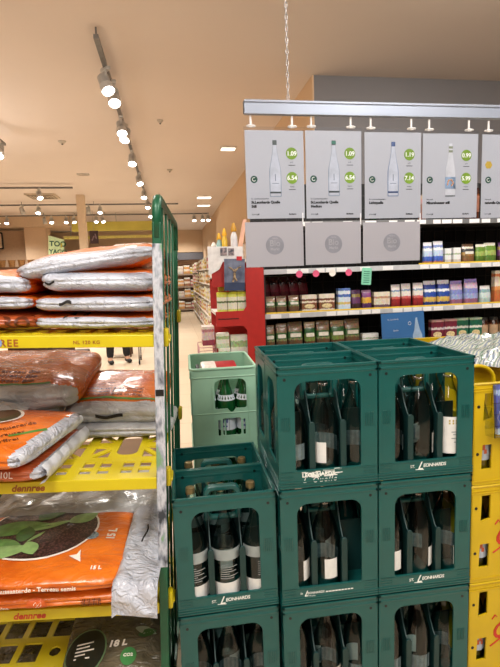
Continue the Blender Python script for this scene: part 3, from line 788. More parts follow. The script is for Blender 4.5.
m4.decal(grid(-.22, .16, -.185, -.176, 20, 1), 'green_stripe', PR_GR)
fl = MB(); vs = []; 
fl = grid(-.13, .02, -.09, .02, 8, 6)
fl.v = [(x, y*.3+.04*math.sin(x*30)*.3, .02+.05*(1-abs(x+.05)/.09)*(.6+y*4) if True else 0) for x, y, z_ in fl.v]
o = fl.build('loose_flap', SILG, m5.root, smooth=True, loc=(.13, -.20, .0))
# middle shelf, front bags
f1 = Bag(.46, .36, .066, 16.2, 'rust orange soil bag with silver end at the front left, resting on the middle shelf', amp=.004, e2=.22, e1=.7).build(RUST, SIL, axis='x', thr=.3).place(-.515, .140, z, -5)
f1.decal(MB().text('Blumenerde  10L', .024, T(-.01, -.004, 0)), 'print', PR_W, 'front')
f1.decal(grid(-.02, .13, -.022, -.012, 10, 1), 'green_stripe', PR_GR, 'front')
f2 = Bag(.44, .34, .072, 17.8, 'bright orange soil bag with oval photo lying on the rust orange bag', amp=.006, e2=.22).build(OR, SIL, axis='x', thr=.3).place(-.51, .105, z+.062, -14, 3)
f2.decal(disc(-.03, .045, .115, .085), 'photo_border', PR_W)
f2.decal(MB().add([(x, y, .001) for x, y, _ in disc(-.03, .045, .105, .077).v], disc(0, 0, 1, 1).f), 'photo', mat('soil_photo', (92, 64, 40), .5, var2=(40, 60, 26), scale=14))
for k in range(3):
    f2.decal(MB().text(('Pikiererde', 'Kräuter', 'torffrei')[k], .024, T(.09+.018*k, -.13+.04*(2-k)-.01, 0) @ Matrix.Rotation(R(48), 4, 'Z')), 'print', PR_BR)
f2.decal(grid(-.05, .05, -.006, .006, 10, 1, fn=lambda x, y: (.165+x*.66-y*.75, -.04+x*.75+y*.66)), 'green_stripe', PR_GR)
# end flaps (folded silver seams)
for bg, hw in ((f1, .023), (f2, .012)):
    s_ = MB(); vs = []; fs = []; nn = 24
    for i in range(nn+1):
        y = -bg.D/2*.93+bg.D*.93*i/nn
        wv = .006*math.sin(i*1.3)
        for q in range(5):
            a = R(70-40*q); vs.append((bg.W/2-.012+hw*math.cos(a)+wv*.4, y, hw*math.sin(a)*1.15+wv*.5))
    for i in range(nn):
        for q in range(4): a = i*5+q; fs.append((a, a+5, a+6, a+1))
    s_.add(vs, fs).build('end_seam', SILW, bg.root, smooth=True)

# lower shelf
z = .581
g0 = Bag(.62, .40, .075, 20.5, 'plain grey soil bag with a slit, rearmost on the lower shelf', amp=.010).build(SILG, SILG).place(-.33, .46, z+.0)
g1 = Bag(.60, .40, .085, 21.4, 'crumpled grey soil bag on top of the rear pile, lower shelf', amp=.012).build(SILG, SILG).place(-.32, .47, z+.068, 3)
g1.decal(grid(.0, .07, -.004, .008, 10, 2, fn=lambda x, y: (x, y+.006*math.sin(x*50)+.25*(x-.03))), 'hand_slot', DARKH, 'front', g1.root)
e1 = Bag(.52, .36, .060, 22.2, 'orange soil bag with leaf emblem, underneath the 15 L soil bag', amp=.004, e2=.2, e1=.75).build(OR, SIL, axis='x', thr=.3).place(-.355, .135, z+.006, 0)
e1.decal(disc(.018, -.002, .028, .017, 3, 16), 'emblem', mat('emblem_orange', (206, 92, 30), .5), 'front')
e1.decal(MB().add([(-.002, -.008, .001), (-.008, .004, .001), (-.002, .010, .001), (.004, 0, .001), (.004, -.008, .001), (.014, .0, .001), (.012, .010, .001), (.004, .002, .001)], [(0, 3, 2, 1), (4, 5, 6, 7)], T(.018, -.002, 0)), 'leaf_mark', PR_W, 'front')
e1.decal(MB().text('Aussaat und semina', .017, T(-.19, -.012, 0)), 'print', PR_W, 'front')
bc = MB()
for k in range(12): bc.box(.135+.0045*k, .1362+.0045*k+(.0012 if k % 3 else 0), -.012, .010, 0, .0004)
e1.decal(bc, 'barcode', PR_BR, 'front')
e2 = Bag(.52, .42, .066, 23.6, 'orange soil bag marked 15 L with a seedling photo, on the lower shelf', amp=.004, e2=.2, e1=.7).build(OR, SIL, axis='x', thr=.3).place(-.355, .150, z+.062, 0, 1.5)
e2.decal(disc(-.035, .03, .172, .158, 9, 36), 'photo_border', PR_W)
dd = disc(-.035, .03, .166, .151, 9, 36)
def soil_mat():
    m, N, L, b = _new('seedling_soil')
    tc = N.new('ShaderNodeTexCoord'); v = N.new('ShaderNodeTexVoronoi'); v.inputs['Scale'].default_value = 140
    L.new(tc.outputs['Object'], v.inputs['Vector']); cr = N.new('ShaderNodeValToRGB'); e = cr.color_ramp.elements
    e[0].color = (*s2l((112, 78, 74)), 1); e[1].color = (*s2l((40, 24, 24)), 1); e[1].position = .6
    L.new(v.outputs['Distance'], cr.inputs['Fac']); L.new(cr.outputs['Color'], b.inputs['Base Color']); b.inputs['Roughness'].default_value = .3
    return m
ph = e2.decal(MB().add([(x, y, .001) for x, y, _ in dd.v], dd.f), 'photo', soil_mat())
def leaf(cx, cy, L_, w, a, z_=.002, n=10):
    vs = []; fs = []
    for i in range(n+1):
        t = i/n; hw = w*math.sin(math.pi*min(1, t*.96+.04))**.8
        vs += [(t*L_, -hw/2, 0), (t*L_, 0, 0), (t*L_, hw/2, 0)]
    for i in range(n): a_ = i*3; fs += [(a_, a_+3, a_+4, a_+1), (a_+1, a_+4, a_+5, a_+2)]
    Mx = T(cx, cy, z_) @ Matrix.Rotation(R(a), 4, 'Z'); return MB().add([tuple(Mx @ Vector(p)) for p in vs], fs)
leafm = [mat('leaf_green', (96, 142, 72), .4, var=.25, scale=30), mat('leaf_pale', (132, 168, 104), .4, var=.2, scale=30), mat('leaf_dark', (62, 104, 52), .4, var=.2, scale=30)]
for (cx, cy, L_, w, a, mi) in ((-.19, .02, .15, .055, 10, 0), (-.05, .045, .075, .010, 8, 1), (.02, .05, .07, .045, 38, 1), (-.06, .07, .09, .06, 60, 2), (-.19, -.09, .14, .05, 12, 1), (-.17, -.04, .10, .07, -10, 0), (-.03, .04, .012, .09, -70, 1), (-.055, -.035, .05, .035, -60, 1), (-.07, -.03, .06, .04, 95, 2), (-.03, .015, .05, .010, -120, 1)):
    e2.decal(leaf(-.06+(cx+.06)*1.25, .01+(cy-.01)*1.2, L_*1.4, w*1.35, a, .002+.0004*mi), 'leaf_print', leafm[mi], 'top', ph)
e2.decal(MB().text('15 L', .034, T(.195, -.035, 0) @ Matrix.Rotation(R(90), 4, 'Z'), bold=.0012), 'size_mark', PR_W)
e2.decal(MB().text('15 L', .018, T(.155, -.172, 0), bold=.0006), 'print', PR_W)
e2.decal(disc(.125, -.015, .022, .022, 3, 16), 'round_stamp', mat('stamp_blue', (170, 186, 196), .5, var2=(60, 80, 90), scale=120))
e2.decal(MB().add([(.085, -.115, .001), (.125, -.145, .001), (.118, -.12, .001), (.112, -.088, .001), (.106, -.11, .001)], [(0, 1, 2, 4), (2, 3, 4)]), 'arrow_mark', PR_W)
e2.decal(MB().text('Aussaaterde - Terreau semis', .0175, T(-.075, -.004, 0), bold=.0003), 'title_print', PR_W, 'front')
e2.decal(grid(.01, .095, -.017, -.011, 10, 1), 'green_stripe', PR_GR, 'front')
# silver flap that hangs over the shelf edge
fp = MB(); vs = []; fs = []; nu, nv = 10, 30
for j in range(nv+1):
    t = j/nv
    for i in range(nu+1):
        u = i/nu; x = -.118+.112*u-.006*t*(1-u)
        y = .36-.475*min(1, t/.72) if t < .72 else -.115
        zz_ = .715-.02*u+.01*math.sin(t*9) if t < .72 else .705-.02*u-(t-.72)*.27
        if .62 < t < .8: y += .01*math.sin((t-.62)/.18*math.pi); zz_ -= .0
        nn_ = noise.noise(Vector((u*3, t*9, 2)))*.012+abs(noise.noise(Vector((u*7, t*16, 5))))*.007
        vs.append((x, y-(nn_ if t > .72 else 0), zz_+nn_-(.012 if i == 0 else 0)))
for j in range(nv):
    for i in range(nu): a = j*(nu+1)+i; fs.append((a, a+1, a+nu+2, a+nu+1))
Mi = (TM.inverted() @ e2.root.matrix_world).inverted()
fp.add([tuple(Mi @ Vector(p)) for p in vs], fs)
fo = fp.build('side_flap', SIL, e2.root, smooth=True)
sl = MB().tube([tuple(Mi @ Vector((-.062+.004*math.sin(k), .16-.022*k, .722+.002*k))) for k in range(6)], .0025, 5).build('hand_slot', DARKH, fo)

# bottom level
d1 = Bag(.30, .38, .07, 31.2, 'dark olive soil bag marked 18 L, lying on the lowest shelf', amp=.006, e2=.25).build(OLIVE, OLIVE).place(-.168, .165, .301, 4, 3)
d1.decal(MB().text('Kräuter-', .026, T(.07, .150, 0), bold=.0008).text('& Gemüseerde', .024, T(-.09, .118, 0), bold=.0008), 'title_print', mat('print_black', (30, 32, 36)))
d1.decal(MB().text('18 L', .032, T(-.02, -.075, 0), bold=.0012, shear=.15), 'size_mark', PR_W)
ov = disc(-.085, -.075, .062, .085, 5, 24); ring = d1.decal(ov, 'oval_border', mat('oval_green', (92, 116, 80), .5))
ov2 = disc(-.085, -.075, .057, .079, 5, 24); d1.decal(MB().add([(x, y, .001) for x, y, _ in ov2.v], ov2.f), 'oval_print', mat('oval_dark', (34, 36, 28), .4))
t = MB()
for k in range(5): t.box(-.115, -.115+[.05, .04, .055, .03, .045][k], -.05-.014*k, -.045-.014*k, .0015, .0018)
d1.decal(t, 'print', PR_W)
d1.decal(disc(.045, -.115, .024, .030, 4, 18), 'co2_badge', mat('badge_green', (60, 124, 66), .5))
d1.decal(MB().text('CO2', .014, T(.030, -.118, .001), bold=.0004), 'co2_print', PR_W)
d1.decal(leaf(.07, -.04, .06, .03, 20), 'leaf_print', leafm[2])
d1.decal(leaf(.06, -.01, .07, .03, -20), 'leaf_print', mat('leaf_grey', (150, 158, 138), .4))
d2 = Bag(.60, .40, .09, 32.2, 'dark folded soil bag lying on the base of the trolley', amp=.01).build(OLIVE, OLIVE).place(-.36, .28, .142)

o = empty('added_dark_box', (-.93, 2.12, 0), (0, 0, -.06), 'large brown box added behind the trolley to darken the shelf openings', 'box')  # box put in so the bright floor stays hidden behind the lattice holes
MB().box(0, .80, 0, .60, .02, .60, r=.004).build('carton', mat('cardboard', (120, 92, 64), .8, var=.1, scale=6), o)
MB().box(-.002, .802, .27, .33, .60, .602).box(-.002, 0, .27, .33, .45, .602).build('tape', mat('tape_brown', (150, 120, 80), .3), o)
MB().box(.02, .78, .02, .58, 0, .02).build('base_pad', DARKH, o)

# ================================================================ HANGING RAIL WITH PRICE SIGNS
ALU = mat('rail_aluminium', (158, 168, 186), .35, metal=.35, var=.04, scale=4)
r = empty('hanging_rail', (0, 1.7, 0), (0, 0, 0), 'silver aluminium rail hung on a chain above the crates', 'rail')
MB().box(.281, 1.95, -.012, .012, 2.038, 2.083, r=.003).box(.281, 1.95, -.016, -.010, 2.074, 2.083, r=.002).box(.281, 1.95, -.016, -.010, 2.036, 2.042, r=.001).build('profile', ALU, r)
MB().box(.2795, .283, -.011, .011, 2.042, 2.080).build('end_cap', mat('dark_cap', (60, 64, 70)), r)
ch = MB()
k = 0; zc = 2.085
while zc < 3.30:
    M_ = T(.437, 0, zc+.011) @ Matrix.Rotation(R(90*(k % 2)), 4, 'Z') @ XZ
    pts = [M_ @ Vector((.0042*math.cos(a*math.pi/4), .0115*math.sin(a*math.pi/4), 0)) for a in range(8)]
    ch.tube(pts, .0014, 5, closed=True); zc += .0185; k += 1
ch.build('chain', mat('chain_steel', (176, 176, 178), .35, metal=.6), r, smooth=True)
c2 = MB(); 
k = 0; zc = 2.085
while zc < 3.30:
    M_ = T(1.75, 0, zc+.011) @ Matrix.Rotation(R(90*(k % 2)), 4, 'Z') @ XZ
    c2.tube([M_ @ Vector((.0042*math.cos(a*math.pi/4), .0115*math.sin(a*math.pi/4), 0)) for a in range(8)], .0014, 5, closed=True); zc += .0185; k += 1
c2.build('chain', MATS['chain_steel'], r, smooth=True)
PAPER = mat('sign_paper', (180, 183, 190), .5, var=.015, scale=3)
POCKET = glass('sign_pocket', (.94, .95, .97), base=-.03, rough=.35)
PGREEN = mat('badge_price', (120, 158, 26), .5); DKG = mat('badge_dark', (24, 74, 60), .5)
INK = mat('ink', (36, 38, 40), .6)
def sign(x0, x1, z1, z0, name, title, price, small, label, blue, lower=None, art='bottle'):
    W, H = x1-x0, z1-z0
    s = empty('price_sign', (x0, 1.7, z0), (0, 0, rnd.uniform(-.01, .01)), label, 'sign', 'price signs hanging from the rail')
    MB().box(0, W, -.0008, .0008, 0, H).build('sheet', PAPER, s)
    MB().box(-.004, W+.004, -.0022, -.0018, -.006, H+.012).build('pocket', POCKET, s)
    F = lambda x, z_: T(x, -.0012, z_) @ XZ
    for cx in (.022, W-.040):
        c = MB().tube([(cx+.015*math.cos(a*math.pi/6), -.004+.010*math.sin(a*math.pi/6), H+.012) for a in range(12)], .0026, 5, closed=True)
        c.box(cx-.003, cx+.003, -.004, .0, H+.008, H+.048).box(cx-.006, cx+.006, -.005, .001, H+.010, H+.018)
        c.build('hanging_clip', mat('clip_white', (235, 236, 238), .4), s, smooth=40)
    for (pz, pr) in ((H-.077, price[0]), (H-.160, price[1])):
        b_ = MB().plate([ell(W*.79, pz, .0205, .0205, 24)], .0006, M=F(0, 0)).build('price_badge', PGREEN, s)
        MB().text(pr, .021, T(W*.79, -.0017, pz-.007) @ XZ, align='CENTER', bold=.0006, thick=.0002).build('price', WHITE, b_)
        t_ = MB().text('je Fl.' if pr == price[0] else 'Kasten', .006, F(W*.79, pz-.032), align='CENTER', thick=.0002)
        t_.box(W*.79-.012, W*.79+.012, -.0014, -.001, pz-.041, pz-.039); t_.build('unit_text', INK, s)
    cz = H-.165
    b_ = MB().plate([ell(.028, cz, .0125, .0125, 18)], .0006, M=F(0, 0)).build('reuse_badge', DKG, s)
    MB().tube([(.028+.006*math.cos(R(a)), -.0017, cz+.006*math.sin(R(a))) for a in range(60, 340, 30)], .001, 4).build('arrow_mark', WHITE, b_)
    t_ = MB().text(small, .0075, F(.016, .066), thick=.0002).text(title[0], .0125, F(.016, .052), bold=.0007, thick=.0002)
    if len(title) > 1: t_.text(title[1], .0125, F(.016, .038), bold=.0007, thick=.0002)
    t_.text('1 l = 1,09', .007, F(.016, .012), bold=.0003, thick=.0002).text('BioMarkt', .007, F(W-.058, .012), bold=.0003, thick=.0002)
    t_.build('lettering', INK, s)
    bx, bz = W*.50, H-.225
    prof = [(.0195, 0), (.0215, .004), (.0215, .085), (.020, .098), (.014, .125), (.0085, .155), (.0068, .170), (.0068, .190)]
    hgt = 1.0
    def sil(k=1, dx=0): return [(bx+p[0]*k+dx, bz+p[1]) for p in prof]+[(bx-p[0]*k+dx, bz+p[1]) for p in prof[::-1]]
    if art == 'bottle':
        b_ = MB().plate([sil(1)], .0004, M=F(0, 0)).build('bottle_picture', mat('pic_edge'+('b' if blue else 'g'), (128, 144, 172) if blue else (148, 160, 174), .5), s)
        MB().plate([[(bx+p[0]*.86, bz+.003+p[1]*.98) for p in prof]+[(bx-p[0]*.86, bz+.003+p[1]*.98) for p in prof[::-1]]], .0003, M=T(0, -.0016, 0) @ XZ).build('bottle_body', mat('pic_body', (188, 194, 205), .5), b_)
        MB().box(bx-.020, bx+.020, -.0022, -.0018, bz+.012, bz+.018).box(bx-.0075, bx+.0075, -.0022, -.0018, bz+.176, bz+.192).build('bottle_detail', mat('pic_blue', (60, 82, 130)) if blue else mat('pic_dark', (78, 88, 92)), b_)
        MB().box(bx-.0015, bx+.0015, -.0022, -.0018, bz+.055, bz+.078).box(bx-.012, bx+.012, -.0022, -.0018, bz+.045, bz+.047).build('bottle_print', mat('pic_grey', (120, 130, 146)), b_)
        if title[-1] == 'Medium': MB().box(bx-.008, bx+.008, -.0024, -.0020, bz+.180, bz+.190).build('cap_picture', mat('cap_green', (40, 100, 90)), b_)
    elif art == 'label':
        b_ = MB().plate([sil(.9)], .0004, M=F(0, 0)).build('bottle_picture', mat('pic_pale', (200, 203, 208), .5), s)
        MB().box(bx-.021, bx+.021, -.0022, -.0016, bz+.028, bz+.070).build('bottle_label', mat('pic_lightblue', (150, 176, 208)), b_)
        MB().tube([(bx-.012, -.0024, bz+.040), (bx-.008, -.0024, bz+.058), (bx+.004, -.0024, bz+.06), (bx+.012, -.0024, bz+.048), (bx+.004, -.0024, bz+.038)], .0022, 5).build('bottle_print', mat('pic_orange', (206, 150, 90)), b_)
        MB().box(bx-.008, bx+.008, -.0022, -.0016, bz+.172, bz+.180).box(bx-.008, bx+.008, -.0022, -.0016, bz+.158, bz+.166).build('bottle_detail', mat('pic_olive', (120, 130, 110)), b_)
        MB().box(bx-.02, bx+.02, -.0022, -.0016, bz, bz+.003).build('bottle_foot', mat('pic_dark', (78, 88, 92)), b_)
    else:
        b_ = MB().plate([ell(.028, H-.11, .015, .015, 6)], .0006, M=F(0, 0)).build('seal_picture', mat('seal_gold', (196, 166, 60)), s)
    if lower:
        lx0, lx1, lz1, lz0 = lower
        l = empty('info_card', (lx0, 1.7, lz0), (0, 0, rnd.uniform(-.012, .012)), 'plain grey card with a round Bio Markt mark, hanging under the '+name+' sign', 'sign', 'cards hanging under the price signs')
        w, h = lx1-lx0, lz1-lz0
        MB().box(0, w, -.0008, .0008, 0, h).build('sheet', mat('card_grey', (158, 158, 167), .55, var=.012, scale=3), l)
        c = MB().plate([ell(w/2, h*.48, .033, .033, 32)], .0006, M=T(0, -.0012, 0) @ XZ).build('round_mark', mat('mark_grey', (132, 134, 145), .55), l)
        MB().text('Bio', .030, T(w/2, -.0017, h*.48-.003) @ XZ, align='CENTER', bold=.0006, thick=.0002).text('Markt', .014, T(w/2, -.0017, h*.48-.018) @ XZ, align='CENTER', bold=.0003, thick=.0002).text('denns', .009, T(w/2, -.0017, h*.48+.022) @ XZ, align='CENTER', thick=.0002).build('lettering', mat('mark_pale', (152, 154, 162), .55), c)
        MB().box(w-.002, w+.001, -.002, .002, h-.01, h+.03).build('link_strip', mat('clip_white', (235, 236, 238)), l)
sign(.2803, .489, 1.987, 1.688, 'first', ('St.Leonhards Quelle', 'Still'), ('1.09', '6.54'), 'St. Leonhardsquellen', 'grey price sign at the left rail end, for St.Leonhards Quelle Still', False, (.271, .482, 1.676, 1.519))
sign(.4955, .703, 1.988, 1.686, 'second', ('St.Leonhards Quelle', 'Medium'), ('1.09', '6.54'), 'St. Leonhardsquellen', 'grey price sign second from the left rail end, Quelle Medium', False, (.489, .700, 1.672, 1.521))
sign(.7155, .933, 1.985, 1.682, 'third', ('Lichtquelle',), ('1.19', '7.14'), 'St. Leonhardsquellen', 'grey price sign for Lichtquelle with blue outlined bottle, third from left', True, (.708, .9325, 1.668, 1.525))
sign(.941, 1.161, 1.983, 1.679, 'fourth', ('Mineralwasser still',), ('0.99', '5.99'), 'Naturell', 'grey price sign showing a square pale blue bottle label', False, None, 'label')
sign(1.180, 1.40, 1.982, 1.677, 'fifth', ('naturelle Quelle',), ('0.99', '5.99'), 'Naturell', 'grey price sign cut off at the right edge, with gold seal', False, None, 'seal')

# ================================================================ SHELVING WITH PACKS BEHIND THE CRATES
SY = 3.4
sh = empty('shelving_unit', (0, 0, 0), (0, 0, 0), 'long dark store shelving with white price strips behind the crates', 'shelving')
DK = mat('shelf_black', (26, 26, 28), .6, var=.15)
SIDE = .665
MB().box(SIDE, 3.6, SY+.50, SY+.52, .0, 2.2).build('back_panel', mat('back_black', (18, 18, 20), .7), sh)
g = MB()
for k in range(30): x = SIDE+.1*k; g.box(x, x+.006, SY+.492, SY+.50, .1, 2.19)
for k in range(21): zz = .1+.1*k; g.box(SIDE, 3.6, SY+.490, SY+.498, zz, zz+.006)
g.build('wire_grid', mat('wire_grey', (48, 46, 46), .5), sh)
MB().box(SIDE, SIDE+.01, SY, SY+.5, 0, 1.53).build('side_panel', mat('side_black', (40, 36, 36), .6), sh)
TAG = mat('price_tag', (232, 234, 236), .5, var=.03, emis=0); STRIP = mat('strip_silver', (186, 190, 196), .4, var=.06)
YST = mat('strip_yellow', (224, 190, 60), .5)
tops = {'C': 1.853, 'A': 1.52, 'B': 1.20, 'D': .918, 'E': .55, 'F': .2}
for kx, zt in tops.items():
    s_ = MB().box(SIDE, 3.6, SY+.01, SY+.49, zt-.022, zt-.001).build('shelf_board', mat('shelf_board', (96, 94, 92), .5), sh)
    MB().box(SIDE, 3.6, SY-.004, SY+.010, zt-.038, zt-.002, r=.002).build('price_strip', STRIP if kx != 'C' else mat('strip_dark', (110, 112, 114), .45), s_)
    if kx in 'ABD': MB().box(SIDE if kx != 'A' else 1.86, 3.6, SY-.0, SY+.006, zt-.002, zt+.009).build('yellow_strip', YST, s_)
    x = SIDE+.04
    i = 0
    while x < 3.0 and kx in 'CAB':
        w = rnd.uniform(.055, .085)
        if rnd.random() < .8: MB().box(x, x+w, SY-.0065, SY-.004, zt-.035, zt-.006).build('price_tag', TAG, s_)
        x += w+rnd.choice([.012, .02, .06, .1])
tagn = [('dark brown', 'brown')]
def box_pack(w, h, d, m, win=None, name='carton_pack'):
    o = empty(name); MB().box(0, w, 0, d, 0, h, r=.002).build('carton', m, o)
    if win: MB().plate([ell(w/2, h*win[1], w*.34, h*win[2], 16)], .001, M=T(0, -.0008, 0) @ XZ).build('front_print', win[0], o)
    return o
def pouch(w, h, d, m, lab=None, name='food_pouch'):
    o = empty(name); b = MB(); vs = []; fs = []; n = 16; lev = [(0, .92, .9), (.02, 1, 1), (.35, 1.0, 1), (.7, .98, .72), (.86, .96, .30), (.90, .97, .06), (1.0, .97, .05)]
    for (t_, kx, ky) in lev:
        for i in range(n):
            a = 2*math.pi*i/n; c, s_ = math.cos(a), math.sin(a)
            vs.append((w/2+w/2*kx*math.copysign(abs(c)**.45, c), d/2+d/2*ky*math.copysign(abs(s_)**.6, s_), t_*h))
    for j in range(len(lev)-1):
        for i in range(n): fs.append((j*n+i, j*n+(i+1) % n, (j+1)*n+(i+1) % n, (j+1)*n+i))
    fs += [tuple(range(n))[::-1], tuple((len(lev)-1)*n+i for i in range(n))]
    b.add(vs, fs).build('pouch_body', m, o, smooth=40)
    if lab: MB().plate([rrect(w*.14, w*.86, h*lab[1], h*lab[2], .006, 3)], .0014, M=T(0, -.001, 0) @ XZ).build('front_label', lab[0], o)
    return o
def jar(r_, h, m, mlid, lab=None, name='glass_jar'):
    o = empty(name); MB().lathe([(r_*.9, 0), (r_, .004), (r_, h*.78), (r_*.8, h*.86), (r_*.8, h*.87)], 16).build('jar_body', m, o, smooth=40)
    MB().lathe([(r_*.86, h*.87), (r_*.86, h), (0, h)], 16).build('lid', mlid, o, smooth=40)
    if lab: MB().lathe([(r_*1.01, h*.2), (r_*1.01, h*.65)], 16, cap=False).build('jar_label', lab, o, smooth=True)
    return o
SILP = mat('pack_silver', (198, 200, 204), .3, metal=.4)
m_blueoat = bands('p_milkblue', [(0, (190, 120, 80)), (.12, (70, 100, 190)), (.34, (180, 196, 222)), (.6, (226, 228, 230)), (.72, (110, 130, 180)), (.84, (214, 218, 224))])
m_red = bands('p_red', [(0, (150, 38, 44)), (.36, (196, 96, 92)), (.46, (212, 206, 202)), (.68, (120, 140, 170)), (.76, (216, 212, 208)), (.92, (190, 192, 196))])
m_blue = bands('p_blue', [(0, (34, 62, 140)), (.14, (214, 180, 96)), (.34, (40, 74, 156)), (.55, (220, 226, 236)), (.66, (36, 62, 146)), (.84, (200, 204, 214))])
m_lilac = bands('p_lilac', [(0, (150, 96, 120)), (.2, (150, 160, 206)), (.42, (120, 130, 190)), (.62, (198, 176, 200)), (.85, (140, 130, 190))])
m_green = bands('p_green', [(0, (92, 62, 44)), (.3, (110, 128, 70)), (.55, (44, 96, 50)), (.78, (150, 132, 100))], rough=.3)
m_bgreen = bands('p_browngreen', [(0, (96, 70, 52)), (.35, (124, 128, 92)), (.42, (64, 108, 64)), (.66, (140, 116, 92)), (.85, (108, 92, 72))], rough=.28)
m_cocoa = bands('p_cocoa', [(0, (222, 208, 190)), (.12, (128, 82, 58)), (.5, (226, 214, 198)), (.62, (110, 70, 54)), (.74, (228, 218, 204))])
m_bw = bands('p_bluewhite', [(0, (200, 216, 232)), (.25, (206, 178, 110)), (.36, (206, 220, 234)), (.6, (70, 104, 180)), (.72, (214, 224, 236)), (.88, (88, 120, 190))])
m_purp = bands('p_purple', [(0, (64, 40, 44)), (.3, (110, 60, 110)), (.62, (150, 130, 60)), (.78, (78, 40, 88))])
m_purp2 = bands('p_purpleyellow', [(0, (90, 50, 100)), (.3, (206, 160, 60)), (.6, (120, 60, 120)), (.85, (140, 110, 140))])
m_cream = bands('p_cream', [(0, (104, 78, 88)), (.2, (214, 204, 186)), (.6, (176, 140, 120)), (.72, (222, 214, 198))])
m_nut = bands('p_nut', [(0, (120, 84, 50)), (.4, (176, 136, 84)), (.55, (60, 60, 66)), (.75, (214, 206, 190)), (.85, (90, 70, 50))])
m_lime = bands('p_lime', [(0, (84, 116, 44)), (.35, (150, 168, 90)), (.6, (96, 132, 48)), (.85, (206, 208, 190))])
m_maroon = bands('p_maroon', [(0, (150, 120, 100)), (.15, (110, 34, 56)), (.52, (206, 196, 204)), (.64, (118, 36, 62)), (.9, (190, 150, 150))])
m_teal = bands('p_teal', [(0, (190, 196, 160)), (.15, (34, 110, 84)), (.52, (214, 220, 216)), (.64, (30, 104, 82)), (.9, (170, 190, 170))])
m_pale = bands('p_pale', [(0, (170, 190, 186)), (.3, (200, 212, 214)), (.6, (130, 160, 170)), (.8, (214, 216, 214))])
m_orange = bands('p_orangebox', [(0, (196, 110, 66)), (.38, (220, 150, 90)), (.5, (226, 214, 196)), (.8, (206, 120, 80)), (.9, (230, 220, 206))])
m_wht = bands('p_whitegreen', [(0, (200, 190, 180)), (.25, (226, 228, 228)), (.55, (150, 170, 150)), (.65, (228, 230, 232))])
m_dkred = bands('p_darkred', [(0, (70, 16, 26)), (.4, (104, 24, 40)), (.7, (60, 14, 24))], rough=.2)
m_jar = bands('p_brownjar', [(0, (84, 40, 24)), (.5, (120, 66, 36)), (.8, (60, 30, 20))], rough=.15)
PROD = [  # shelf, x, w, h, kind, material, description
 ('A', 1.931, .075, .165, 'p', m_blueoat, 'white and blue food pouch, left of the pair above the blue cereal bags'),
 ('A', 2.015, .082, .172, 'p', m_blueoat, 'white and blue food pouch, right of the pair above the blue cereal bags'),
 ('A', 2.112, .055, .115, 'b', m_wht, 'small white carton right of the white and blue pouches, left one'),
 ('A', 2.175, .060, .118, 'b', m_wht, 'small white carton right of the white and blue pouches, right one'),
 ('A', 2.262, .098, .145, 'p', m_nut, 'bag of nuts with dark and white label on the upper right shelf'),
 ('A', 2.372, .075, .140, 'p', m_lime, 'narrow lime green pouch beside the bag of nuts'),
 ('A', 2.452, .10, .150, 'p', m_lime, 'wide lime green pouch near the right edge'),
 ('A', 2.575, .09, .15, 'p', m_purp, 'dark pouch at the right edge beside the lime green pouch'),
 ('B', .678, .078, .122, 'p', m_bgreen, 'brown and green food pouch, first from the red panel'),
 ('B', .765, .080, .122, 'p', m_bgreen, 'brown and green food pouch, second from the red panel'),
 ('B', .858, .082, .124, 'p', m_bgreen, 'brown and green food pouch, third from the red panel'),
 ('B', .960, .118, .122, 'b', m_cocoa, 'cream carton with brown print, left of the cocoa pair'),
 ('B', 1.090, .118, .124, 'b', m_cocoa, 'cream carton with brown print, right of the cocoa pair'),
 ('B', 1.238, .096, .160, 'b', m_bw, 'tall pale blue and white carton in the second shelf row'),
 ('B', 1.346, .072, .145, 'p', m_purp, 'dark purple pouch right of the pale blue carton'),
 ('B', 1.432, .078, .140, 'p', m_purp2, 'purple pouch with yellow picture beside the dark purple one'),
 ('B', 1.528, .128, .120, 'b', m_cream, 'cream carton with grape coloured print below the green tag'),
 ('B', 1.668, .075, .172, 'p', m_red, 'white and red food pouch, leftmost of three'),
 ('B', 1.754, .080, .176, 'p', m_red, 'white and red food pouch, middle of three'),
 ('B', 1.846, .082, .178, 'p', m_red, 'white and red food pouch, rightmost of three'),
 ('B', 1.943, .104, .190, 'p', m_blue, 'bright blue cereal bag, left of the pair'),
 ('B', 2.055, .104, .192, 'p', m_blue, 'bright blue cereal bag, right of the pair'),
 ('B', 2.170, .105, .182, 'p', m_lilac, 'lilac cereal bag, left of the pair'),
 ('B', 2.287, .115, .192, 'p', m_lilac, 'lilac cereal bag, right of the pair'),
 ('B', 2.420, .090, .135, 'p', m_pale, 'pale grey-blue pouch between the lilac bag and the orange carton'),
 ('B', 2.540, .14, .250, 'b', m_orange, 'tall orange and cream carton at the right edge of the second row'),
 ('D', .672, .078, .19, 'p', m_bgreen, 'tall brown-green pouch, first in the third row by the red panel'),
 ('D', .756, .084, .20, 'p', m_bgreen, 'tall brown-green pouch, second in the third row'),
 ('D', .848, .115, .205, 'p', m_bgreen, 'wide brown-green pouch, third in the third row'),
 ('D', .972, .085, .20, 'p', m_green, 'dark green pouch, fourth in the third row'),
 ('D', 1.066, .105, .205, 'p', m_bgreen, 'wide brown-green pouch, fifth in the third row'),
 ('D', 1.180, .11, .20, 'p', m_green, 'dark green pouch, sixth in the third row'),
 ('D', 1.296, .12, .205, 'p', m_bgreen, 'wide brown-green pouch, seventh in the third row'),
 ('D', 1.430, .13, .09, 'b', m_wht, 'low pale carton left of the blue poster'),
 ('D', 1.998, .104, .165, 'b', m_maroon, 'maroon carton in the third row, left of the pair'),
 ('D', 2.108, .104, .168, 'b', m_maroon, 'maroon carton in the third row, right of the pair'),
 ('D', 2.222, .098, .168, 'b', m_teal, 'dark green carton beside the maroon cartons, left one'),
 ('D', 2.328, .104, .168, 'b', m_teal, 'dark green carton beside the maroon cartons, right one'),
]
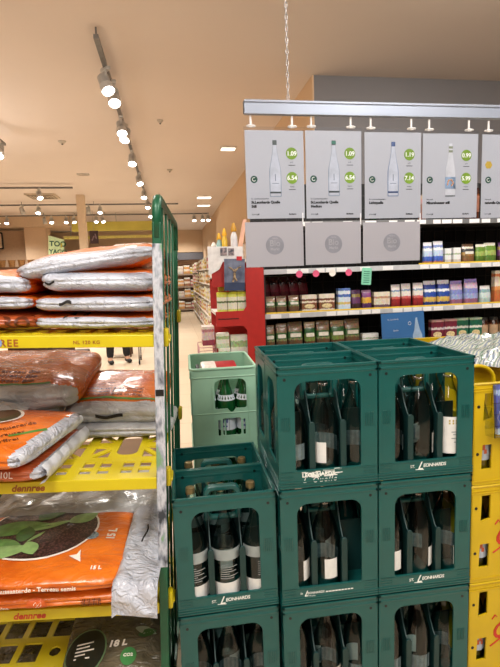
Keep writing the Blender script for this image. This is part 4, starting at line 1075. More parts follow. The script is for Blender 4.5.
pm_ = mat('front_art', (214, 196, 150), .5, var=.3, scale=60)
for (sf, x, w, h, kd, m, lb) in PROD:
    if kd == 'p': o = pouch(w, h, min(.07, w*.6), m, (mat('lab_'+m.name, (226, 224, 214), .5, var=.12, scale=80), .46, .6) if m in (m_bgreen, m_green, m_nut) else None)
    else: o = box_pack(w, h, .05, m, (pm_, .3, .14) if m in (m_cocoa, m_maroon, m_teal) else None)
    o.location = (x, SY+.045+rnd.uniform(0, .02), tops[sf]); o.rotation_euler = (0, 0, rnd.uniform(-.05, .05))
    tag(o, lb, 'food pack', 'packs on the store shelves')
jm = None
for k, x in enumerate((2.47, 2.56, 2.65)):
    o = jar(.037, .16, m_jar, mat('jar_lid', (50, 50, 50), .4), mat('jar_lab', (190, 160, 130), .5, var=.2)) if k == 0 else dup(jm)
    if k == 0: jm = o
    o.location = (x, SY+.09, tops['D']); tag(o, f'brown glass jar in the third row, {("first", "second", "third")[k]} right of the dark green cartons', 'jar', 'brown jars in the third row')
# dark red packs hanging behind the pouches
dr = pouch(.075, .19, .03, m_dkred); 
for k in range(5):
    o = dr if k == 0 else dup(dr)
    o.location = (.69+.075*k, SY+.22, 1.27); o.rotation_euler = (0, R(-6), 0)
    tag(o, f'dark red bag hanging behind the green pouches, {("first","second","third","fourth","fifth")[k]} from the left', 'bag', 'dark red hanging bags')
pg = MB().tube([(0, 0, 0), (0, 0, 0)], .001, 3) if False else None
MB().tube([(.66, SY+.235, 1.467), (1.06, SY+.235, 1.467)], .004, 6).build('hanging_bar', mat('bar_steel', (120, 120, 122), .4, metal=.6), sh)
# brown bottles on the highest shelf
for k, x in enumerate((2.31, 2.37, .92)):
    o = jar(.028, .27 if k < 2 else .25, m_jar if k < 2 else mat('darkgreen_glass', (30, 52, 34), .15), mat('jar_lid', (50, 50, 50)), mat('jar_lab2', (150, 100, 80), .5, var=.2), name='tall_bottle')
    o.location = ((2.31, 2.37, 1.53)[k], SY+.08, tops['C']); tag(o, ('tall brown bottle showing between the fourth and fifth signs', 'brown bottle right beside the one between the signs', 'dark green bottle behind the gap of the second and third signs')[k], 'bottle')
o = jar(.028, .27, bands('p_pinkbrown', [(0, (150, 110, 100)), (.5, (190, 150, 140)), (.8, (40, 36, 36))]), mat('jar_lid', (50, 50, 50)), None, name='tall_bottle'); o.location = (1.925, SY+.08, tops['C']); tag(o, 'pinkish bottle behind the gap of the third and fourth signs', 'bottle')
# round wobblers and the green tag on the price strip
for k, (x, c) in enumerate(((.925, (220, 90, 130)), (1.05, (220, 90, 130)), (1.175, (236, 232, 224)), (1.30, (220, 90, 130)))):
    o = MB().lathe([(.025, 0), (.025, .0012)], 20, M=XZ).build('round_wobbler', mat(f'wob{c[1]}', c, .5), None, loc=(x, SY-.009, 1.478))
    tag(o, ('pink round tag under the price strip, first from left', 'pink round tag under the price strip, second from left', 'white round tag under the price strip', 'pink round tag right of the white round tag')[k], 'tag', 'round tags on the price strip')
o = empty('hanging_tag', (1.395, SY-.012, 1.385), (0, R(4), 0), 'mint green tag hanging from the price strip', 'tag')
MB().plate([rrect(0, .075, 0, .125, .006, 2)], .002, M=XZ).build('card', mat('tag_mint', (130, 206, 176), .5), o)
b_ = MB()
for k in range(6): b_.box(.014, .06, -.002, -.0012, .015+.016*k, .021+.016*k)
b_.build('print', mat('print_teal', (60, 130, 110), .5), o)
# blue poster with a pale bottle
o = empty('blue_poster', (1.552, SY-.035, .921), (R(-3), R(-2), 0), 'blue poster card with a pale bottle outline standing before the third row', 'poster')
MB().box(0, .345, -.002, .002, 0, .238).build('card', mat('poster_blue', (52, 104, 162), .4, var=.06, scale=5), o)
MB().plate([[(.245, .01), (.325, .01), (.322, .06), (.305, .10), (.29, .17), (.288, .19), (.276, .19), (.272, .17), (.262, .10), (.247, .06)]], .001, M=T(0, -.003, 0) @ XZ).build('bottle_picture', mat('poster_pale', (150, 176, 206), .4), o)
MB().text('St. Leonhards', .016, T(.05, -.0028, .185) @ XZ).text('Quelle', .016, T(.09, -.0028, .10) @ XZ).build('lettering', mat('poster_text', (190, 200, 220), .5), o)
MB().tube([(.225+.012*math.cos(a*.7), -.003, .15+.012*math.sin(a*.7)) for a in range(9)], .0022, 4, closed=True).build('emblem', MATS['poster_text'], o)

# ================================================================ END DISPLAY BY THE AISLE
EY = 3.30
rd = empty('red_display', (0, EY, 0), (0, 0, 0), 'red end display stand with cut-out side beside the aisle', 'display')
out = [(.515, 0), (.64, 0), (.64, 1.535), (.50, 1.535), (.50, 1.45), (.515, 1.43), (.515, 1.27), (.495, 1.24), (.30, 1.24), (.30, 1.135), (.49, 1.135), (.515, 1.10), (.515, .78), (.49, .75), (.30, .75), (.30, .62), (.515, .60)]
MB().plate([out], .01, M=XZ).build('side_board', mat('display_red', (176, 34, 30), .5, var=.06), rd)
MB().plate([rrect(.285, .40, 1.41, 1.585, .02, 3)], .008, M=T(0, .012, 0) @ XZ).build('upper_board', MATS['display_red'], rd)
MB().box(.315, .46, -.0065, -.005, 1.184, 1.192).build('slot', mat('slot_dark', (90, 16, 14)), rd)
MB().box(.30, .64, .01, .40, 1.215, 1.235).box(.30, .64, .01, .40, .84, .86).box(.30, .64, .01, .40, .05, .07).box(.30, .64, .01, .40, 1.46, 1.47).build('shelf_board', mat('board_white', (214, 208, 200), .5), rd)
MB().box(.63, .645, .0, .4, 0, 1.53).box(.30, .645, .39, .40, 0, 1.6).build('back_board', MATS['display_red'], rd)
for k in range(3):
    o = box_pack(.066, .135, .06, bands('p_yellowgreen', [(0, (206, 206, 90)), (.12, (222, 220, 200)), (.45, (90, 110, 60)), (.55, (228, 226, 206)), (.75, (214, 214, 100)), (.9, (216, 214, 60))]), None)
    o.location = (.318+.07*k, EY+.02, 1.236); tag(o, f'white and yellow-green carton on the red display, {("left","middle","right")[k]} of three', 'carton', 'yellow-green cartons on the red display')
o = box_pack(.06, .09, .06, bands('p_gold', [(0, (170, 140, 40)), (.5, (220, 190, 60))])); o.location = (.335, EY+.09, 1.375); tag(o, 'gold carton stacked behind the yellow-green cartons', 'carton')
o = box_pack(.10, .06, .06, bands('p_pyellow', [(0, (236, 232, 170)), (.5, (240, 238, 210))])); o.location = (.41, EY+.06, 1.372); tag(o, 'pale yellow low carton lying on the yellow-green cartons', 'carton')
for k, (x, w, h, z0) in enumerate(((.315, .08, .12, .86), (.40, .12, .205, .86), (.30, .09, .105, .98))):
    o = box_pack(w, h, .07, bands(f'p_wg{k}', [(0, (190, 206, 170)), (.3, (222, 222, 210)), (.6, (160, 186, 140)), (.8, (226, 226, 214))])); o.location = (x, EY+.03+.002*k, z0)
    tag(o, ('small pale green carton at the bottom left of the red display', 'larger pale green carton below the red bar', 'pale green carton stacked at the left below the red bar')[k], 'carton')
o = box_pack(.085, .135, .12, bands('p_pinkw', [(0, (150, 60, 80)), (.3, (214, 190, 190)), (.7, (186, 120, 130)), (.85, (222, 206, 200))])); o.location = (.205, EY+.06, 1.0); tag(o, 'pink and white carton hanging out at the left of the red display', 'carton')
w_ = empty('wire_basket', (.18, EY+.03, .80), (0, 0, 0), 'small wire basket on the aisle side of the red display', 'basket')
b_ = MB()
for z_ in (0, .06, .12, .19): b_.tube([(x, y, z_) for x, y in rrect(0, .12, 0, .30, .03, 3)], .003, 5, closed=True)
for k in range(6): b_.tube([(0, .03+.05*k, .19), (0, .03+.05*k, 0), (.12, .03+.05*k, 0), (.12, .03+.05*k, .19)], .002, 4)
b_.build('wire', mat('wire_pink', (196, 150, 150), .4, metal=.3), w_, smooth=True)
MB().box(.10, .13, .02, .05, -.80, 0).build('basket_post', MATS['wire_grey'], w_)
# posters, leaflets and bottles on the display
o = empty('jump_poster', (.362, EY-.03, 1.385), (0, R(2), 0), 'dark blue-grey poster of a jumping person with a red tab', 'poster')
MB().box(0, .142, -.002, .002, 0, .215).build('card', mat('poster_sky', (120, 128, 150), .4, var2=(70, 76, 100), scale=14), o)
MB().box(0, .142, -.003, -.002, 0, .055).build('caption_band', mat('poster_navy', (50, 62, 92), .4), o)
MB().tube([(.07, -.003, .085), (.072, -.003, .12)], .009, 6).tube([(.072, -.003, .125), (.05, -.003, .152), (.03, -.003, .158)], .005, 5).tube([(.072, -.003, .125), (.095, -.003, .155), (.115, -.003, .162)], .005, 5).tube([(.07, -.003, .09), (.06, -.003, .06)], .007, 5).tube([(.072, -.003, .09), (.086, -.003, .066)], .006, 5).lathe([(.008, 0), (.008, .001)], 10, M=T(.073, -.003, .142) @ XZ).build('figure_picture', mat('pic_person', (196, 170, 130), .5, var2=(80, 60, 50), scale=60), o)
MB().box(.085, .122, -.004, -.0022, .205, .232).build('red_tab', mat('tab_red', (196, 30, 40), .5), o)
o = empty('leaflet_board', (.262, EY-.012, 1.56), (0, 0, 0), 'white leaflet board with small portrait pictures on the display', 'poster')
MB().plate([[(0, -.07), (.075, -.03), (.10, .02), (.24, .02), (.24, .12), (.0, .125)]], .003, M=XZ).build('card', mat('board_w', (224, 222, 222), .5), o)
MB().box(.085, .13, -.004, -.002, .062, .115).box(.14, .18, -.004, -.002, .06, .11).build('portrait_picture', mat('portrait', (60, 66, 80), .5, var2=(170, 150, 150), scale=60), o)
o = MB().plate([[(0, 0), (.035, 0), (.085, .26), (.06, .26)]], .006, M=XZ).build('slanted_board', mat('pinkboard', (226, 176, 150), .5), None, loc=(.452, EY-.008, 1.60)); tag(o, 'pale pink slanted card strip beside the first card', 'card')
yb_m = mat('dispenser_white', (214, 216, 220), .35, var=.08)
for k, (x, y, r_, h, mb_, ml, lb) in enumerate(((.46, .10, .024, .25, yb_m, mat('cone_gold', (196, 146, 40), .4), 'white bottle with golden cap on top of the display'), (.40, .16, .020, .22, mat('bott_y', (222, 186, 60), .35), mat('capy', (222, 170, 40), .4), 'yellow bottle left of the golden capped one'), (.365, .20, .02, .19, mat('bott_t', (150, 190, 190), .35), mat('capy', (222, 170, 40)), 'pale turquoise bottle with yellow cap on the display'), (.33, .26, .024, .13, mat('bott_o', (214, 160, 120), .4), mat('capw', (220, 210, 200), .4), 'short peach coloured bottle at the left of the display top'))):
    o = empty('cleaner_bottle', (x, EY+y, 1.60), (0, 0, 0), lb, 'bottle', 'bottles on top of the display')
    MB().lathe([(r_*.9, 0), (r_, .005), (r_, h*.62), (r_*.5, h*.75), (r_*.42, h*.78)], 14).build('bottle_body', mb_, o, smooth=40)
    MB().lathe([(r_*.8, h*.76), (r_*.9, h*.80), (r_*.3, h*1.0), (0, h)], 12).build('cap', ml, o, smooth=40)
MB().box(.30, .63, .04, .36, 1.575, 1.60).box(.30, .31, .04, .36, 1.46, 1.58).box(.62, .63, .04, .36, 1.46, 1.58).build('top_tray', MATS['board_white'], rd)

# ---------------------------------------------------------------- gondola run along the aisle
gr = empty('aisle_shelving', (0, 0, 0), (0, 0, 0), 'long white shelving run along the right side of the aisle', 'shelving')
MB().box(1.10, 1.39, 7.5, 19, 0, 1.95).build('back_panel', mat('gondola_white', (214, 206, 196), .5), gr)
gz = (.14, .52, .90, 1.28, 1.64)
for z_ in gz:
    MB().box(.86, 1.10, 7.5, 19, z_-.03, z_).build('shelf_board', MATS['gondola_white'], gr)
gm = [bands(f'g{k}', [(0, c), (.3, (226, 214, 196)), (.55, c), (.8, (222, 216, 206))], speck=.35) for k, c in enumerate(((206, 150, 90), (196, 170, 60), (190, 110, 110), (214, 200, 120), (160, 110, 80), (200, 190, 180)))]
gp = None
for iz, z_ in enumerate(gz):
    yy = 7.7
    while yy < 18.8:
        w = .26
        o = MB().box(0, .16, 0, w, 0, rnd.uniform(.2, .30), r=.01).build('shelf_pack', gm[rnd.randrange(6)], None, loc=(.875+rnd.uniform(0, .03), yy, z_))
        tag(o, f'packaged goods on the {("lowest","second","third","fourth","top")[iz]} shelf along the aisle', 'pack', 'goods along the aisle shelving')
        yy += rnd.choice([.29, .33, .6])
o = MB().box(.80, .86, 7.44, 7.47, 0.1, 1.3, r=.008).build('yellow_banner', mat('banner_yellow', (216, 214, 40), .5), None); tag(o, 'narrow yellow-green banner standing by the aisle shelving', 'banner')
# far shelving at the end of the aisle
fr = empty('far_shelving', (0, 0, 0), (0, 0, 0), 'far shelving with dark fascia at the end of the aisle', 'shelving')
MB().box(-2.4, 1.37, 20.3, 20.5, 0, 2.12).build('back_panel', mat('far_back', (190, 150, 120), .6), fr)
MB().box(-2.4, 1.39, 19.85, 20.3, 2.12, 2.40).build('fascia', mat('fascia_grey', (84, 84, 90), .6), fr)
for z_ in (.12, .60, 1.05, 1.55): MB().box(-2.4, 1.37, 19.9, 20.3, z_-.06, z_).build('shelf_board', mat('far_board', (160, 140, 122), .6), fr)
for iz, z_ in enumerate((.12, .60, 1.05, 1.55)):
    for k in range(6):
        o = MB().box(0, .24, 0, .25, 0, rnd.uniform(.24, .36), r=.01).build('shelf_pack', gm[(0, 4, 2, 5, 0, 1)[(k*7+iz*3) % 6]], None, loc=(.30+.18*0+.178*k*1.0-.4*0, 19.95, z_)) if k < 4 else None
        if o: o.location.x = .32+.26*k; tag(o, f'goods on the {("lowest","second","third","top")[iz]} far shelf, place {("one","two","three","four")[k]} from the left', 'pack', 'goods on the far shelving')
for k, z_ in enumerate((0, .45, .9, 1.35)):
    o = MB().box(0, .34, 0, .3, 0, .44, r=.01).build('stacked_carton', gm[(0, 5, 0, 2)[k]], None, loc=(.85+.25, 18.9, z_*1.0)); o.location.x = .50; o.location.y = 19.45
    tag(o, f'peach carton in the tower before the far shelving, {("lowest","second","third","topmost")[k]}', 'carton', 'cartons before the far shelving')
    o.location.x = .92; 

# ================================================================ LEFT BACKGROUND
o = empty('framed_notice', (-5.02, 15.05, 2.42), (0, 0, 0), 'black framed beige notice on the far left wall', 'notice')
MB().plate([rrect(0, .34, 0, .48, .03, 3), rrect(.035, .305, .035, .445, .02, 3)], .03, M=XZ).build('frame', BLACK, o)
MB().box(.02, .32, -.005, .01, .02, .46).build('notice_sheet', mat('notice_beige', (216, 196, 166), .6, var=.1, scale=9), o)
MB().box(.16, .18, -.01, .01, -.22, 0).build('notice_stand', BLACK, o)
o = empty('green_sign', (-3.35, 14.5, 2.12), (0, R(4), 0), 'pale green hanging sign reading TOO YAGO', 'sign')
MB().plate([[(0, 0), (.42, .04), (.42, .52), (0, .62)]], .02, M=XZ).build('board', mat('sign_palegreen', (206, 226, 176), .5, emis=.15), o)
MB().text('TOO', .20, T(.03, -.012, .33) @ XZ, bold=.006).text('YAGO', .17, T(.02, -.012, .12) @ XZ, bold=.006).build('lettering', mat('sign_text', (30, 96, 70), .5), o)
MB().box(.33, .37, -.013, -.010, .3, .42).build('yellow_mark', mat('mark_yellow', (206, 196, 60), .5), o)
o = empty('yellow_banner', (0, 14.2, 0), (0, 0, 0), 'long yellow-green fascia band hanging at the back left', 'banner')
MB().box(-2.6, -.2, 0, .05, 2.80, 3.06).build('upper_band', mat('band_yellow', (200, 188, 84), .6, var=.1, scale=2), o)
MB().box(-2.9, -.2, .3, .35, 2.62, 2.70).build('lower_band', mat('band_yellow2', (206, 196, 110), .6), o)
MB().tube([(-1.4, .02, 3.3), (-1.4, .02, 3.05)], .01, 5).tube([(-.3, .02, 3.3), (-.3, .02, 3.05)], .01, 5).tube([(-2.5, .02, 3.3), (-2.5, .02, 3.05)], .01, 5).tube([(-2.7, .32, 3.3), (-2.7, .32, 2.7)], .01, 5).tube([(-.3, .32, 3.3), (-.3, .32, 2.7)], .01, 5).build('hanger', GREY_CAP, o)
o = empty('dark_poster', (-2.05, 13.6, 2.42), (0, 0, 0), 'small dark purple poster hanging beside the column', 'poster')
MB().box(0, .22, -.005, .005, 0, .34).build('sheet', mat('poster_dark', (66, 46, 50), .5), o)
MB().tube([(.05, -.008, .08), (.11, -.008, .2), (.17, -.008, .12), (.14, -.008, .26)], .02, 5).build('picture', mat('poster_fig', (140, 120, 130), .5), o)
MB().tube([(.11, 0, .34), (.11, 0, .88)], .004, 4).build('hanger', GREY_CAP, o)
# produce shelf with baskets under the notice
ps = empty('basket_shelf', (-5.6, 13.4, 0), (0, 0, 0), 'brown shelf carrying a line of wicker baskets at the back left', 'shelving')
MB().box(0, 2.3, 0, .5, 1.80, 1.86).box(0, .04, 0, .5, 0, 1.8).box(2.26, 2.3, 0, .5, 0, 1.8).box(0, 2.3, .46, .5, 0, 1.8).build('frame', mat('brown_shelf', (96, 66, 44), .6), ps)
bk = None
for k in range(5):
    x = -4.55+.24*k
    if bk is None:
        bk = MB().lathe([(.07, 0), (.095, .17), (.1, .18), (.088, .17), (.062, .02), (0, .02)], 12).build('wicker_basket', mat('wicker', (170, 128, 78), .7, var=.35, scale=60), None, smooth=40); o = bk
    else: o = dup(bk)
    o.location = (x, 13.6, 1.86); tag(o, f'wicker basket on the brown back shelf, {("first","second","third","fourth","fifth")[k]} from the left', 'basket', 'wicker baskets')
o = empty('checkout_monitor', (-5.0, 13.2, 1.86), (0, 0, 0), 'black monitor at the far left beside the baskets', 'monitor')
MB().box(-.0, .40, .14, .18, .05, .36, r=.01).build('screen', BLACK, o); MB().box(.15, .25, .12, .24, 0, .06).build('monitor_foot', BLACK, o)
o.location.x = -5.02
# dark low furniture visible between the two upper trolley shelves
tb = empty('dark_counter', (-2.9, 7.3, 0), (0, 0, 0), 'dark brown counter seen between the trolley shelves', 'counter')
MB().box(0, .55, 0, .6, .0, .55).build('counter_body', mat('counter_dark', (50, 34, 26), .6, var=.3), tb); MB().box(-.02, .57, -.02, .62, .55, .60).build('counter_top', mat('counter_top', (190, 180, 168), .4), tb)
tb.location = (-2.35, 7.3, 0)
tb = empty('black_bin', (-1.78, 7.2, 0), (0, 0, 0), 'black crate with a white label on the floor behind the trolley', 'crate')
MB().box(0, .50, 0, .5, .0, .42, r=.02).build('bin_body', BLACK, tb); MB().box(.12, .36, -.006, 0, .26, .34).build('white_label', WHITE, tb)
MB().box(.05, .30, .1, .4, .42, .52, r=.02).build('lid', mat('bin_brown', (66, 44, 34), .6), tb)
tb = empty('low_bench', (-1.22, 9.2, 0), (0, 0, 0), 'low dark wooden bench standing on the pale floor', 'bench')
MB().box(0, .45, 0, .4, .22, .26).build('bench_top', mat('bench_brown', (90, 62, 44), .6), tb)
for a, c in ((.02, .02), (.40, .02), (.02, .36), (.40, .36)): MB().box(a, a+.03, c, c+.03, 0, .22).build('leg', MATS['bench_brown'], tb)
sc = empty('shopping_cart', (-.62, 8.3, 0), (0, 0, 0), 'grey wire shopping cart standing beside the person', 'cart')
b_ = MB()
for z_ in (.5, .62, .74, .9): b_.tube([(x, y, z_) for x, y in rrect(0, .38, 0, .55, .03, 2)], .006, 5, closed=True)
for k in range(6):
    for x in (0, .38): b_.tube([(x, .05+.09*k, .5), (x, .05+.09*k, .9)], .004, 4)
b_.build('wire_basket', GREY_CAP, sc, smooth=True)
b_ = MB()
for x in (.03, .35): b_.tube([(x, .02, .10), (x, .53, .10), (x, .53, .5)], .011, 6).tube([(x, .02, .10), (x, .10, .5)], .011, 6)
b_.build('frame', mat('cart_grey', (120, 118, 116), .4, metal=.4), sc, smooth=True)
for x in (.03, .35):
    for y in (.04, .5): MB().lathe([(0, -.012), (.05, -.012), (.05, .012), (0, .012)], 12, M=T(x, y, .05) @ YZ).build('wheel', BLACK, sc, smooth=40)
MB().tube([(.0, .57, .98), (.38, .57, .98)], .014, 8).tube([(0, .57, .98), (0, .54, .88)], .01, 6).tube([(.38, .57, .98), (.38, .54, .88)], .01, 6).build('handle', mat('cart_green', (40, 120, 70), .4), sc, smooth=True)

# ---------------------------------------------------------------- person in black behind the trolley
def skin(name, joints, edges, m, parent, sub=2):
    me = bpy.data.meshes.new(name); me.from_pydata([j[0] for j in joints], edges, []); me.update()
    o = bpy.data.objects.new(name, me); COL.objects.link(o); o.parent = parent
    md = o.modifiers.new('skin', 'SKIN'); md.use_smooth_shade = True
    for i, j in enumerate(joints):
        me.skin_vertices[0].data[i].radius = (j[1], j[2] if len(j) > 2 else j[1])
    me.skin_vertices[0].data[0].use_root = True
    sb = o.modifiers.new('sub', 'SUBSURF'); sb.levels = sub; sb.render_levels = sub
    me.materials.append(m); return o
pe = empty('person', (-.96, 8.62, 0), (0, 0, R(200)), 'person in dark jacket and black trousers standing behind the trolley', 'person')
SK = mat('skin', (206, 158, 130), .5, var=.05); JK = mat('jacket', (44, 46, 56), .7, bump=.2); TR = mat('trousers', (22, 22, 26), .8, bump=.3)
J = [((0, 0, .93), .12, .10), ((0, 0, 1.12), .13, .09), ((0, 0, 1.32), .15, .10), ((0, 0, 1.43), .10, .08), ((0, 0, 1.50), .05, .05), ((0, .005, 1.58), .068, .078), ((0, .005, 1.66), .072, .085), ((0, 0, 1.71), .045, .055),
     ((-.17, 0, 1.39), .05), ((-.22, .0, 1.13), .040), ((-.20, .14, .98), .03), ((-.19, .20, .95), .026),
     ((.17, 0, 1.39), .05), ((.22, 0, 1.13), .040), ((.20, .14, .98), .03), ((.19, .20, .95), .026),
     ((-.10, 0, .86), .085), ((-.13, .02, .50), .058), ((-.145, -.01, .10), .042), ((-.15, .10, .04), .035),
     ((.10, 0, .86), .085), ((.13, .02, .50), .058), ((.15, -.01, .10), .042), ((.16, .10, .04), .035)]
E_ = [(0, 1), (1, 2), (2, 3), (3, 4), (4, 5), (5, 6), (6, 7), (3, 8), (8, 9), (9, 10), (10, 11), (3, 12), (12, 13), (13, 14), (14, 15), (0, 16), (16, 17), (17, 18), (18, 19), (0, 20), (20, 21), (21, 22), (22, 23)]
skin('body', J, E_, SK, pe)
skin('trousers', [((0, 0, .95), .135, .115), ((-.10, 0, .84), .10), ((-.13, .02, .50), .078), ((-.145, -.01, .085), .066), ((.10, 0, .84), .10), ((.13, .02, .50), .078), ((.15, -.01, .085), .066)], [(0, 1), (1, 2), (2, 3), (0, 4), (4, 5), (5, 6)], TR, pe)
skin('jacket', [((0, 0, .90), .15, .125), ((0, 0, 1.12), .15, .11), ((0, 0, 1.32), .165, .115), ((0, 0, 1.45), .08, .075), ((-.18, 0, 1.39), .066), ((-.225, 0, 1.13), .055), ((-.205, .12, 1.0), .045), ((.18, 0, 1.39), .066), ((.225, 0, 1.13), .055), ((.205, .12, 1.0), .045)], [(0, 1), (1, 2), (2, 3), (2, 4), (4, 5), (5, 6), (2, 7), (7, 8), (8, 9)], JK, pe)
for sx in (-1, 1):
    skin('shoe', [((sx*.148, -.04, .05), .05, .045), ((sx*.152, .06, .045), .05, .04), ((sx*.16, .16, .035), .045, .03)], [(0, 1), (1, 2)], mat('shoe_black', (14, 14, 16), .5), pe)
    for k in range(5):
        x0 = sx*.19; ang = (-.03+.015*k)
        skin('finger' if k else 'thumb', [((x0+ang, .19, .95), .011), ((x0+ang*1.2, .235 if k else .21, .935), .0095), ((x0+ang*1.2-(0 if k else sx*.02), .255 if k else .23, .91), .008)], [(0, 1), (1, 2)], SK, pe, 1)
MB().lathe([(.0, 1.80), (.05, 1.79), (.085, 1.74), (.095, 1.67), (.09, 1.60), (.075, 1.57)], 16).build('hair', mat('hair_brown', (60, 42, 30), .7, bump=.5), pe, smooth=True, loc=(0, -.018, -.02))
MB().lathe([(0, 0), (.009, .004), (.0, .016)], 8, M=T(0, .085, 1.625) @ Matrix.Rotation(R(-90), 4, 'X')).build('nose', SK, pe, smooth=True)
MB().lathe([(0, -.008), (.008, 0), (0, .008)], 8, M=T(-.03, .078, 1.655)).lathe([(0, -.008), (.008, 0), (0, .008)], 8, M=T(.03, .078, 1.655)).build('eye', BLACK, pe, smooth=True)
MB().box(-.022, .022, .078, .084, 1.585, 1.593).build('mouth', mat('lips', (160, 84, 76), .5), pe)

# ================================================================ CEILING FITTINGS
TRK = mat('track_grey', (120, 118, 116), .4, metal=.3)
SPB = mat('spot_grey', (196, 194, 190), .4, metal=.3, var=.06)
LENS = mat('spot_lens', (255, 250, 240), .3, emis=14)
def track(x0, y0, x1, y1, lab, z_=3.21):
    o = empty('light_track', label=lab, cat='track')
    dx, dy = x1-x0, y1-y0; L_ = math.hypot(dx, dy); a = math.atan2(dy, dx)
    o.location = (x0, y0, z_); o.rotation_euler = (0, 0, a)
    MB().box(0, L_, -.018, .018, 0, .032).build('track_profile', TRK, o)
    b_ = MB(); k = .02
    while k < L_: b_.box(k, k+.012, -.006, .006, .03, 3.30-z_); k += 1.6
    b_.build('ceiling_mount', TRK, o)
track(-.430, 3.82, -.40, 17, 'dark ceiling track running away above the aisle')
track(-6.5, 9.8, -1.73, 9.85, 'ceiling track ending left of the column, nearest of the cross tracks')
track(-6.5, 12.0, .3, 12.1, 'long cross track passing behind the column')
track(-6.5, 14.0, 1.2, 14.05, 'farthest long cross track at the back of the store')
def make_spot():
    o = empty('track_spotlight'); o['category'] = 'spotlight'
    MB().box(-.02, .02, -.05, .05, .12, .15, r=.004).tube([(0, 0, .13), (0, 0, .055)], .010, 8).build('bracket', SPB, o, smooth=40)
    ax = Matrix.Rotation(R(-30), 4, 'X')
    b_ = MB(); pr = [(0, .10), (.036, .10)]
    for k in range(6): pr += [(.048, .098-.014*k), (.048, .091-.014*k), (.040, .090-.014*k), (.040, .085-.014*k)]
    pr += [(.055, .008), (.058, -.05), (.052, -.052), (.050, -.03)]
    b_.lathe(pr, 18, M=ax, cap=False).build('lamp_housing', SPB, o, smooth=35)
    MB().lathe([(.051, -.040), (.035, -.046), (0, -.048)], 18, M=ax).build('lens', LENS, o, smooth=True)
    return o
SP = make_spot(); spots = [
 (-.43, 4.33, 35, 'spotlight with finned housing, nearest on the aisle track'), (-.40, 4.62, 10, 'spotlight aimed away right behind the nearest one on the aisle track'),
 (-.424, 5.55, 10, 'second spotlight along the aisle track'), (-.41, 5.80, -20, 'spotlight just behind the second one on the aisle track'), (-.42, 6.99, 0, 'third spotlight along the aisle track'),
 (-.41, 8.44, 20, 'fourth spotlight along the aisle track'), (-.41, 9.90, 0, 'fifth spotlight along the aisle track'), (-.40, 11.3, 0, 'sixth spotlight along the aisle track'), (-.40, 13.0, 0, 'seventh spotlight along the aisle track'),
 (-2.337, 9.83, 30, 'spotlight under the nearest cross track, left of the column'), (-2.909, 12.0, 0, 'bright spotlight on the second cross track at left'), (-3.25, 12.0, 160, 'dim spotlight beside the bright one at far left'),
 (-1.537, 12.05, 0, 'bright spotlight right of the column on the second cross track'), (-1.80, 12.05, 180, 'dim spotlight just right of the column'),
 (-4.217, 14.0, 0, 'spotlight at the far left of the farthest track'), (-4.45, 14.0, 40, 'leftmost spotlight of the farthest track'), (-3.076, 14.0, 10, 'spotlight above the green sign'), (-3.25, 14.0, 170, 'dim spotlight above the green sign, left one'),
 (-2.70, 14.02, 0, 'spotlight left of the column on the farthest track'), (-2.50, 14.02, 30, 'spotlight directly left of the column on the farthest track'),
 (-1.913, 14.02, 0, 'spotlight above the dark poster, left one'), (-1.731, 14.02, 30, 'spotlight above the dark poster, right one'),
 (.78, 14.04, 0, 'spotlight high over the aisle end, left of three'), (1.02, 14.04, 0, 'spotlight high over the aisle end, middle of three'), (1.18, 14.04, 0, 'spotlight high over the aisle end, right of three')]
for k, (x, y, a, lb) in enumerate(spots):
    o = SP if k == 0 else dup(SP)
    o.location = (x, y, 3.07); o.rotation_euler = (0, 0, R(a)); tag(o, lb, None, 'track spotlights')
o = dup(SP, 'large spotlight at the left picture edge', (-1.90, 6.27, 3.0), (0, 0, 0), 'track spotlights')
track(-1.9, 6.1, -1.9, 3.4, 'short ceiling track outside the left picture edge')
track(-1.9, 6.1, -1.9, 6.5, 'short track stub carrying the left edge spotlight', 3.14)
# small ceiling fittings
for (x, y, r_, lb, nm) in ((-.012, 5.94, .035, 'small white smoke detector on the ceiling', 'smoke_detector'), (-1.296, 6.874, .05, 'small round ceiling sensor left of the aisle track', 'ceiling_sensor'), (.10, 8.6, .045, 'small round ceiling sensor right of the aisle track', 'ceiling_sensor')):
    o = empty(nm, (x, y, 3.3), (0, 0, 0), lb, 'sensor')
    MB().lathe([(0, -.035), (r_*.5, -.034), (r_*.8, -.02), (r_, -.012), (r_, 0)], 16).build('cover', mat('sensor_white', (196, 186, 172), .5), o, smooth=40)
    MB().lathe([(0, -.05), (r_*.25, -.046), (r_*.25, -.034)], 10).build('sensor_tip', mat('sensor_dark', (60, 56, 52), .5), o, smooth=True)
PNL = mat('panel_light', (255, 246, 230), .4, emis=3.5)
for (x, y, w, l, lb) in ((.933, 7.17, .24, .22, 'small square ceiling downlight above the rail end'), (.90, 11.6, .36, .35, 'ceiling light over the aisle, nearer one'), (.98, 12.9, .36, .3, 'ceiling light over the aisle, farther one'), (-1.386, 8.964, .2, .12, 'flat square vent light near the column')):
    o = empty('ceiling_light', (x, y, 3.3), (0, 0, 0), lb, 'ceiling light')
    MB().plate([rrect(-w/2, w/2, -l/2, l/2, .02, 3), rrect(-w/2+.02, w/2-.02, -l/2+.02, l/2-.02, .01, 2)], .02, M=T(0, 0, -.01)).build('frame', mat('frame_white', (214, 206, 196), .5), o)
    MB().box(-w/2+.015, w/2-.015, -l/2+.015, l/2-.015, -.012, -.004).build('diffuser', PNL if w > .21 and l < .5 else mat('vent_grey', (170, 150, 128), .6), o)
o = empty('air_vent', (-2.6, 11.2, 3.3), (0, 0, 0), 'square ceiling air vent between the cross tracks', 'vent')
MB().box(-.3, .3, -.3, .3, -.03, -.001).build('frame', mat('vent_frame', (206, 190, 168), .6), o)
b_ = MB()
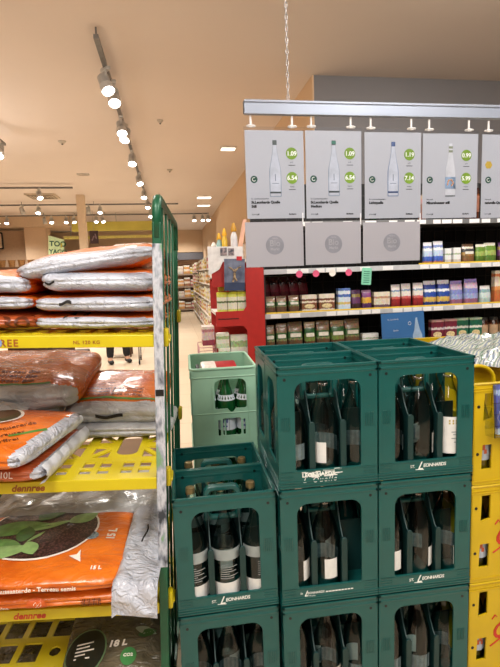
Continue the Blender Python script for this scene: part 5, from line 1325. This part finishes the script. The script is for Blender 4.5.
for k in range(4): b_.plate([rrect(-.26+.06*k, .26-.06*k, -.26+.06*k, .26-.06*k, .0, 1), rrect(-.235+.06*k, .235-.06*k, -.235+.06*k, .235-.06*k, 0, 1)], .01, M=T(0, 0, -.035))
b_.build('slat', mat('vent_slat', (150, 136, 118), .6), o)

# ================================================================ LIGHT
def area(name, loc, size, power, color, rot=(0, 0, 0), sy=None):
    l = bpy.data.lights.new(name, 'AREA'); l.energy = power; l.color = color; l.size = size
    if sy: l.shape = 'RECTANGLE'; l.size_y = sy
    o = bpy.data.objects.new(name, l); COL.objects.link(o); o.location = loc; o.rotation_euler = rot; return o
def spot(name, loc, power, color, rot, ang=110):
    l = bpy.data.lights.new(name, 'SPOT'); l.energy = power; l.color = color; l.spot_size = R(ang); l.spot_blend = .8; l.shadow_soft_size = .12
    o = bpy.data.objects.new(name, l); COL.objects.link(o); o.location = loc; o.rotation_euler = rot; return o
WARM = (1, .94, .87); NEU = (1, .95, .89)
for (x, y) in ((-.43, 4.3), (-.42, 7), (-.41, 9.9), (-.4, 13), (.5, 17), (-2.6, 12), (-2.5, 9.8), (-4.2, 13.8), (-1.9, 6.2), (-4.5, 9.5)):
    spot('track_and_fill_beam', (x, y, 2.98), 190, WARM, (0, 0, 0), 140)
for (x, y) in ((-3.6, 13.2), (-5.2, 12.6), (-1.4, 13.2), (.6, 18.6)): spot('track_and_fill_beam', (x, y, 2.98), 160, WARM, (R(-25) if y < 15 else R(25), 0, 0), 120)  # extra beams without housings, added to brighten back left and aisle end
area('added_fill_near', (-.7, -.3, 3.2), .9, 66, NEU, (R(12), 0, 0))  # pair of area fills added above the camera, no fixture holds them
area('added_fill_near', (1.7, .0, 3.2), .9, 62, NEU, (R(8), 0, 0))
area('added_fill_rear', (-.6, -2.2, 3.1), .7, 22, NEU, (R(48), 0, 0), .7)  # fill added behind the camera to light the sign and crate fronts
area('added_fill_rear', (1.8, -2.2, 3.1), .7, 22, NEU, (R(48), 0, R(8)), .7)
area('added_fill_shelf', (2.0, 2.5, 3.25), .8, 50, NEU, (R(10), 0, 0), .3)  # unseen fill added to brighten the shelving
area('added_fill_trolley', (-.9, 2.9, 3.25), .6, 26, NEU, (0, 0, 0))  # unseen fill added over the trolley
area('added_ceiling_fill', (-1.2, -1.2, 2.0), 1.5, 38, (1, .93, .86), (R(180-20), 0, 0))  # unseen upward fills, added only to lighten the ceiling
area('added_ceiling_fill', (-3.4, 5.5, 2.2), 1.5, 50, (1, .92, .83), (R(180), 0, 0))
area('added_ceiling_fill', (3.2, 1.2, 2.6), 1.2, 10, (1, .95, .9), (R(180), 0, 0))
w = bpy.data.worlds.new('world'); SC.world = w; w.use_nodes = True
w.node_tree.nodes['Background'].inputs[0].default_value = (.95, .96, 1, 1); w.node_tree.nodes['Background'].inputs[1].default_value = .45
SC.view_settings.view_transform = 'Standard'; SC.view_settings.look = 'None'; SC.view_settings.exposure = -.08
for p in [p for k, p in PROTO.items() if k not in used_p]: print('unused proto', p)
